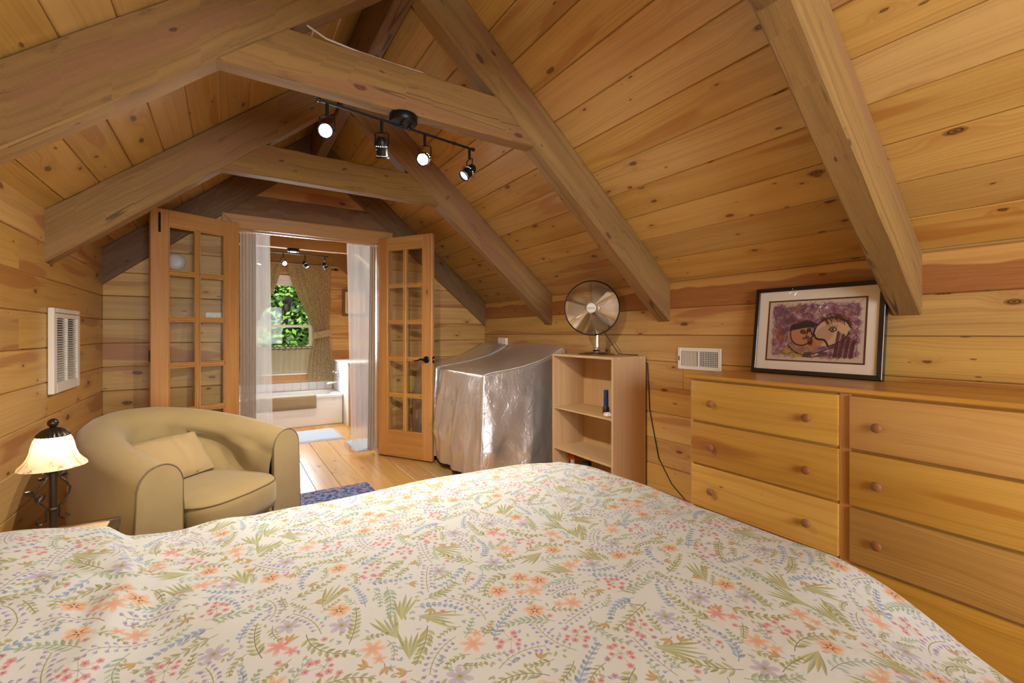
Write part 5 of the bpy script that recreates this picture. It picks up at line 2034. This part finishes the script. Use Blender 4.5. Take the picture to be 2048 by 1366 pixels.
trow = thing('tile_row', 'row of pale square tiles along the wall above the tub', 'tiles', (0, YE - 0.0025, rim_z + 0.002))
tm2 = G().box(0.0, 0.1, -0.007, 0.0, 0.0, 0.108, 0.0015).mesh('tile', 'tile')
for i in range(14):
    put('tile', tm2, trow, (TX1 - 0.102 * (i + 1) - 0.004, 0, 0))
for z, r_ in ((0.640, 0.016), (0.475, 0.014)):
    pass
fa = thing('tub_faucet', 'chrome tub faucet with cross handles on the half wall', 'faucet', (1.2515, 6.36, 0.0))
for dy in (-0.075, 0.075):
    G().lathe([(0, 0), (0.024, 0), (0.024, 0.006), (0.010, 0.01), (0.010, 0.045), (0, 0.05)], (0, dy, 0.63), (-1, 0, 0), 18).obj('handle_stem', 'chrome', fa, smooth=True)
    for k in range(4):
        aa = PI / 4 + k * PI / 2
        G().tube([(-0.046, dy, 0.63), (-0.046, dy + 0.03 * math.cos(aa), 0.63 + 0.03 * math.sin(aa))], [0.006, 0.008], 8).obj('handle_arm', 'chrome', fa, smooth=True)
G().tube([(0, 0, 0.492), (-0.05, 0, 0.494), (-0.11, 0, 0.486), (-0.128, 0, 0.470)], [0.018, 0.017, 0.015, 0.013], 14).obj('spout', 'chrome', fa, smooth=True)

tw = G()
rows = []
for (y, z) in [(0.10, rim_z - 0.02), (0.08, rim_z + 0.006), (0.03, rim_z + 0.0075), (-0.005, rim_z + 0.0065), (-0.020, rim_z - 0.004), (-0.023, rim_z - 0.03), (-0.022, rim_z - 0.10), (-0.020, 0.222)]:
    rows.append([(0.20 + (0.929 - 0.20) * i / 40, YT + y - 0.002 * math.sin(i * 0.7), z) for i in range(41)])
for r_ in rows[::-1]:
    pass
back = [[(x, y + 0.0, z) for x, y, z in r_] for r_ in rows]
tw.loft(rows, closed=False, caps=False)
two = tw.obj('towel', 'towel', smooth=True, angle=None, label='taupe towel hanging over the front rim of the bathtub', category='towel')
sol = two.modifiers.new('thick', 'SOLIDIFY')
sol.thickness = 0.007
sol.offset = -1 if False else 1


def fuzzy(name, x0, x1, y0, y1, mat, label, seed):
    g = G()
    n_, m_ = 60, 40
    rows = []
    for j in range(m_ + 1):
        rows.append([])
        for i in range(n_ + 1):
            e_ = min(i, n_ - i, (j) * 1.0, (m_ - j) * 1.0)
            z = 0.002 + 0.016 * min(1, e_ / 2) + (0.004 * mnoise.noise(Vector((i * 0.7, j * 0.7, seed))) if e_ > 0 else 0)
            rows[-1].append((x0 + (x1 - x0) * i / n_, y0 + (y1 - y0) * j / m_, z))
    g.loft(rows, closed=False, caps=False)
    return g.obj(name, mat, smooth=True, label=label, category='bath mat')


fuzzy('bath_mat', 0.30, 1.085, 5.105, 5.70, 'bath_mat', 'pale blue fluffy bath mat on the floor before the tub', 1)
fuzzy('bath_mat', 1.06, 1.60, 4.46, 4.95, 'bath_mat_blue', 'light blue mat behind the hem of the right curtain', 2)

# bathroom window
wn_ = thing('window_1', 'white double hung bathroom window looking onto green trees', 'window', (0.636, YE, 0), kind='structure')
hw = (WX1 - WX0) / 2


def wbx(x0, x1, y0, y1, z0, z1, nm, mat='window_white', bev=0.002):
    return G().box(x0, x1, y0, y1, z0, z1, bev).obj(nm, mat, wn_)


for x0, x1 in ((-hw, -hw + 0.03), (hw - 0.03, hw)):
    wbx(x0, x1, -0.004, 0.10, WZ0, WZ1, 'jamb')
wbx(-hw + 0.03, hw - 0.03, -0.004, 0.10, WZ1 - 0.03, WZ1, 'head')
wbx(-hw - 0.06, hw + 0.06, -0.045, 0.10, WZ0 - 0.018, WZ0, 'sill')
wbx(-hw - 0.06, hw + 0.06, -0.016, -0.003, WZ1 + 0.001, WZ1 + 0.07, 'head_trim')
G().box(-hw - 0.08, hw + 0.08, -0.016, -0.003, 0.49, WZ0 - 0.019, 0.002).grain((1, 0, 0)).obj('apron', 'casing_pine', wn_)
for (z0, z1, yy, nm) in ((1.232, WZ1 - 0.03, 0.060, 'upper_sash'), (WZ0, 1.266, 0.025, 'lower_sash')):
    sh_ = G()
    s_ = 0.034
    sh_.box(-hw + 0.03, -hw + 0.03 + s_, yy, yy + 0.03, z0, z1, 0.002).box(hw - 0.03 - s_, hw - 0.03, yy, yy + 0.03, z0, z1, 0.002)
    sh_.box(-hw + 0.03 + s_, hw - 0.03 - s_, yy, yy + 0.03, z0, z0 + s_, 0.002).box(-hw + 0.03 + s_, hw - 0.03 - s_, yy, yy + 0.03, z1 - s_, z1, 0.002)
    so = sh_.obj('sash', 'window_white', wn_)
    G().box(-hw + 0.03 + s_, hw - 0.03 - s_, yy + 0.012, yy + 0.016, z0 + s_, z1 - s_).obj('pane', 'window_glass', so)

# café curtain and tied back drapes
cf = thing('cafe_curtain', 'beige café curtain with a brown hem across the lower window', 'curtain', (0.636, YE - 0.058, 0))
drape('cloth', 'cafe_cloth', cf, ((-0.42, 0), (0.42, 0)), ((-0.41, 0), (0.41, 0)), 0.640, 0.935, 0.008, 13, nx=160)
drape('top_hem', 'cafe_hem', cf, ((-0.42, 0), (0.42, 0)), ((-0.42, 0), (0.42, 0)), 0.930, 0.978, 0.008, 13, nz=6, nx=160)
G().tube([(-0.43, 0, 0.958), (0.43, 0, 0.958)], 0.005, 8).obj('rod', 'window_white', cf)


def tieback(sign, label):
    root = thing('tied_drape', label, 'curtain', (0.636, YE - 0.10, 0), group='tied back bathroom drapes')
    # outlines (inner edge x, outer edge x) by height, for the right-hand drape
    prof = [(2.06, 0.025, 0.575), (2.00, 0.035, 0.575), (1.80, 0.095, 0.570), (1.60, 0.175, 0.566), (1.40, 0.262, 0.560), (1.25, 0.325, 0.556), (1.15, 0.352, 0.550), (1.06, 0.350, 0.555),
            (0.90, 0.310, 0.585), (0.75, 0.285, 0.615), (0.60, 0.270, 0.645), (0.52, 0.268, 0.660)]
    g = G()
    rows = []
    nzr = 60
    for j in range(nzr + 1):
        z = 2.06 + (0.52 - 2.06) * j / nzr
        for k in range(len(prof) - 1):
            if prof[k][0] >= z >= prof[k + 1][0] - 1e-9:
                t = (prof[k][0] - z) / (prof[k][0] - prof[k + 1][0])
                xi = prof[k][1] + (prof[k + 1][1] - prof[k][1]) * t
                xo = prof[k][2] + (prof[k + 1][2] - prof[k][2]) * t
        row = []
        for i in range(81):
            s_ = i / 80
            x = xi + (xo - xi) * s_
            a_ = 0.016 * math.sin(2 * PI * 7 * s_ + 1.0) + 0.006 * mnoise.noise(Vector((s_ * 14, z * 3, sign)))
            sag = 0.02 * sm((1.5 - z) / 0.4) * 0
            row.append((sign * x, a_ - 0.01, z))
        rows.append(row)
    g.loft(rows, closed=False, caps=False)
    g.obj('drape', 'floral_drape', root, smooth=True, angle=None)
    tb = G()
    rows = []
    for (dz, dy) in ((0.045, 0), (0.0, -0.004), (-0.045, 0)):
        rows.append([(sign * (0.335 + 0.235 * i / 16), -0.036 + dy - 0.012 * math.sin(PI * i / 16), 1.115 + dz + 0.05 * (i / 16)) for i in range(17)])
    tb.loft(rows, closed=False, caps=False)
    tb.obj('tie_band', 'floral_drape', root, smooth=True)
    return root


tieback(1, 'patterned gold drape tied back at the right of the bathroom window')
tieback(-1, 'patterned gold drape tied back at the left of the bathroom window')
rod = thing('drape_rod', 'dark drape rod with a leaf finial above the bathroom window', 'curtain rod', (0.636, YE - 0.055, 2.045))
G().tube([(-0.62, 0, 0), (0.62, 0, 0)], 0.008, 10).obj('rod', 'bronze', rod, smooth=True)
for sg in (-1, 1):
    G().lathe([(0, -0.0), (0.014, 0.005), (0.020, 0.022), (0.012, 0.045), (0.0, 0.065)], (sg * 0.62, 0, 0), (sg, 0, 0), 14).obj('finial', 'bronze', rod, smooth=True)
    G().box(sg * 0.595 - 0.006, sg * 0.595 + 0.006, 0.0, 0.052, -0.006, 0.006).obj('bracket', 'bronze', rod)

bp = thing('bathroom_picture', 'brown framed print on the bathroom end wall behind the right curtain', 'picture', (1.555, YE - 0.0035, 1.59))
hw, hh, w_ = 0.178, 0.192, 0.038
g = G()
for a in (((-hw, -hh), (hw, -hh), (hw - w_, -hh + w_), (-hw + w_, -hh + w_)), ((-hw, hh), (-hw + w_, hh - w_), (hw - w_, hh - w_), (hw, hh)),
          ((-hw, -hh), (-hw + w_, -hh + w_), (-hw + w_, hh - w_), (-hw, hh)), ((hw, -hh), (hw, hh), (hw - w_, hh - w_), (hw - w_, -hh + w_))):
    g.prism(list(a), 'Y', -0.022, 0, 0.002)
g.obj('frame', 'brown_frame', bp)
G().box(-hw + w_, hw - w_, -0.010, -0.004, -hh + w_, hh - w_).obj('mat_board', 'mat_board', bp)
plain('print_warm', (0.62, 0.36, 0.20), 0.7, var=(14, 0.9, (0.80, 0.66, 0.45)))
G().box(-hw + w_ + 0.025, hw - w_ - 0.025, -0.0112, -0.0102, -hh + w_ + 0.025, hh - w_ - 0.025).obj('print', 'print_warm', bp)

# ------------------------------------------------------------------ trees beyond the bathroom window
gr = G().box(-20, 24, 8.0, 48, -3.2, -3.0).obj('ground', 'forest_floor', kind='structure', label='shaded forest ground beyond the house', category='ground')
bright_leaf_layers = []


def tree(x, y, h, spread, nleaf, lsize, mat, label, zlow, seed):
    root = thing('tree', label, 'tree', (x, y, -3.0), group='trees beyond the window')
    rr_ = random.Random(seed)
    tp = [(0.25 * math.sin(k * 0.9 + seed) * k / 8, 0.2 * math.cos(k * 1.3 + seed) * k / 8, h * k / 8) for k in range(9)]
    G().tube(tp, [0.17 * (1 - 0.09 * k) for k in range(9)], 9).obj('trunk', 'bark', root, smooth=True)
    brs = []
    for k in range(9):
        a = rr_.uniform(0, 2 * PI)
        z0 = zlow + (h - zlow) * rr_.uniform(0.0, 0.85)
        L = spread * rr_.uniform(0.6, 1.0)
        brs.append([(0, 0, z0), (0.5 * L * math.cos(a), 0.5 * L * math.sin(a), z0 + 0.35 * L), (L * math.cos(a), L * math.sin(a), z0 + 0.3 * L)])
    for b_ in brs:
        G().tube(b_, [0.05, 0.03, 0.012], 6).obj('branch', 'bark', root, smooth=True)
    vs, fs = [], []
    cl_ = []
    for k in range(46):
        a, r = rr_.uniform(0, 2 * PI), spread * math.sqrt(rr_.random())
        cl_.append((r * math.cos(a), r * math.sin(a), rr_.uniform(zlow, h + 0.6)))
    for i in range(nleaf):
        c = cl_[rr_.randrange(len(cl_))]
        p = Vector((c[0] + rr_.gauss(0, 0.36), c[1] + rr_.gauss(0, 0.36), c[2] + rr_.gauss(0, 0.16)))
        rad_ = math.hypot(p.x, p.y)
        if rad_ > spread:
            p.x, p.y = p.x * spread / rad_ * 0.98, p.y * spread / rad_ * 0.98
        nn = Vector((rr_.gauss(0, 0.6), rr_.gauss(-0.5, 0.6), 1.0)).normalized()
        t_ = nn.orthogonal().normalized()
        t_ = Matrix.Rotation(rr_.uniform(0, 2 * PI), 3, nn) @ t_
        b_ = nn.cross(t_)
        L = lsize * rr_.uniform(0.6, 1.25)
        k = len(vs)
        vs += [p, p + t_ * L * 0.5 + b_ * L * 0.32, p + t_ * L, p + t_ * L * 0.5 - b_ * L * 0.32]
        fs.append((k, k + 1, k + 2, k + 3))
    me_ = bpy.data.meshes.new('foliage')
    me_.from_pydata([tuple(v) for v in vs], [], fs)
    me_.materials.append(MATS[mat])
    put('foliage', me_, root)


tree(1.0, 10.4, 6.2, 1.15, 5200, 0.13, 'leaf_bright', 'bright green leafy tree nearest the bathroom window', 1.2, 1)
tree(-0.9, 13.4, 7.6, 1.25, 7000, 0.17, 'leaf_bright', 'tall bright green tree left of the nearest tree, beyond the window', 1.5, 2)
tree(3.4, 13.8, 7.2, 1.3, 7000, 0.17, 'leaf_bright', 'bright green tree right of the nearest tree, beyond the window', 1.5, 3)
for i, (x, y, w) in enumerate(((-5.4, 19.5, 'first'), (-1.2, 19.5, 'second'), (3.0, 19.5, 'third'), (7.2, 19.5, 'last'))):
    tree(x, y, 12.0, 1.55, 8000, 0.55, 'leaf_dark', 'dark forest tree of the front row beyond the bright trees, %s from the left' % w, 0.3, 20 + i)
for i, (x, y, w) in enumerate(((-7.6, 24.5, 'first'), (-3.4, 24.5, 'second'), (0.8, 24.5, 'third'), (5.0, 24.5, 'fourth'), (9.2, 24.5, 'last'))):
    tree(x, y, 13.0, 1.55, 9000, 0.62, 'leaf_dark', 'dark forest tree of the back row beyond the bright trees, %s from the left' % w, 0.3, 40 + i)
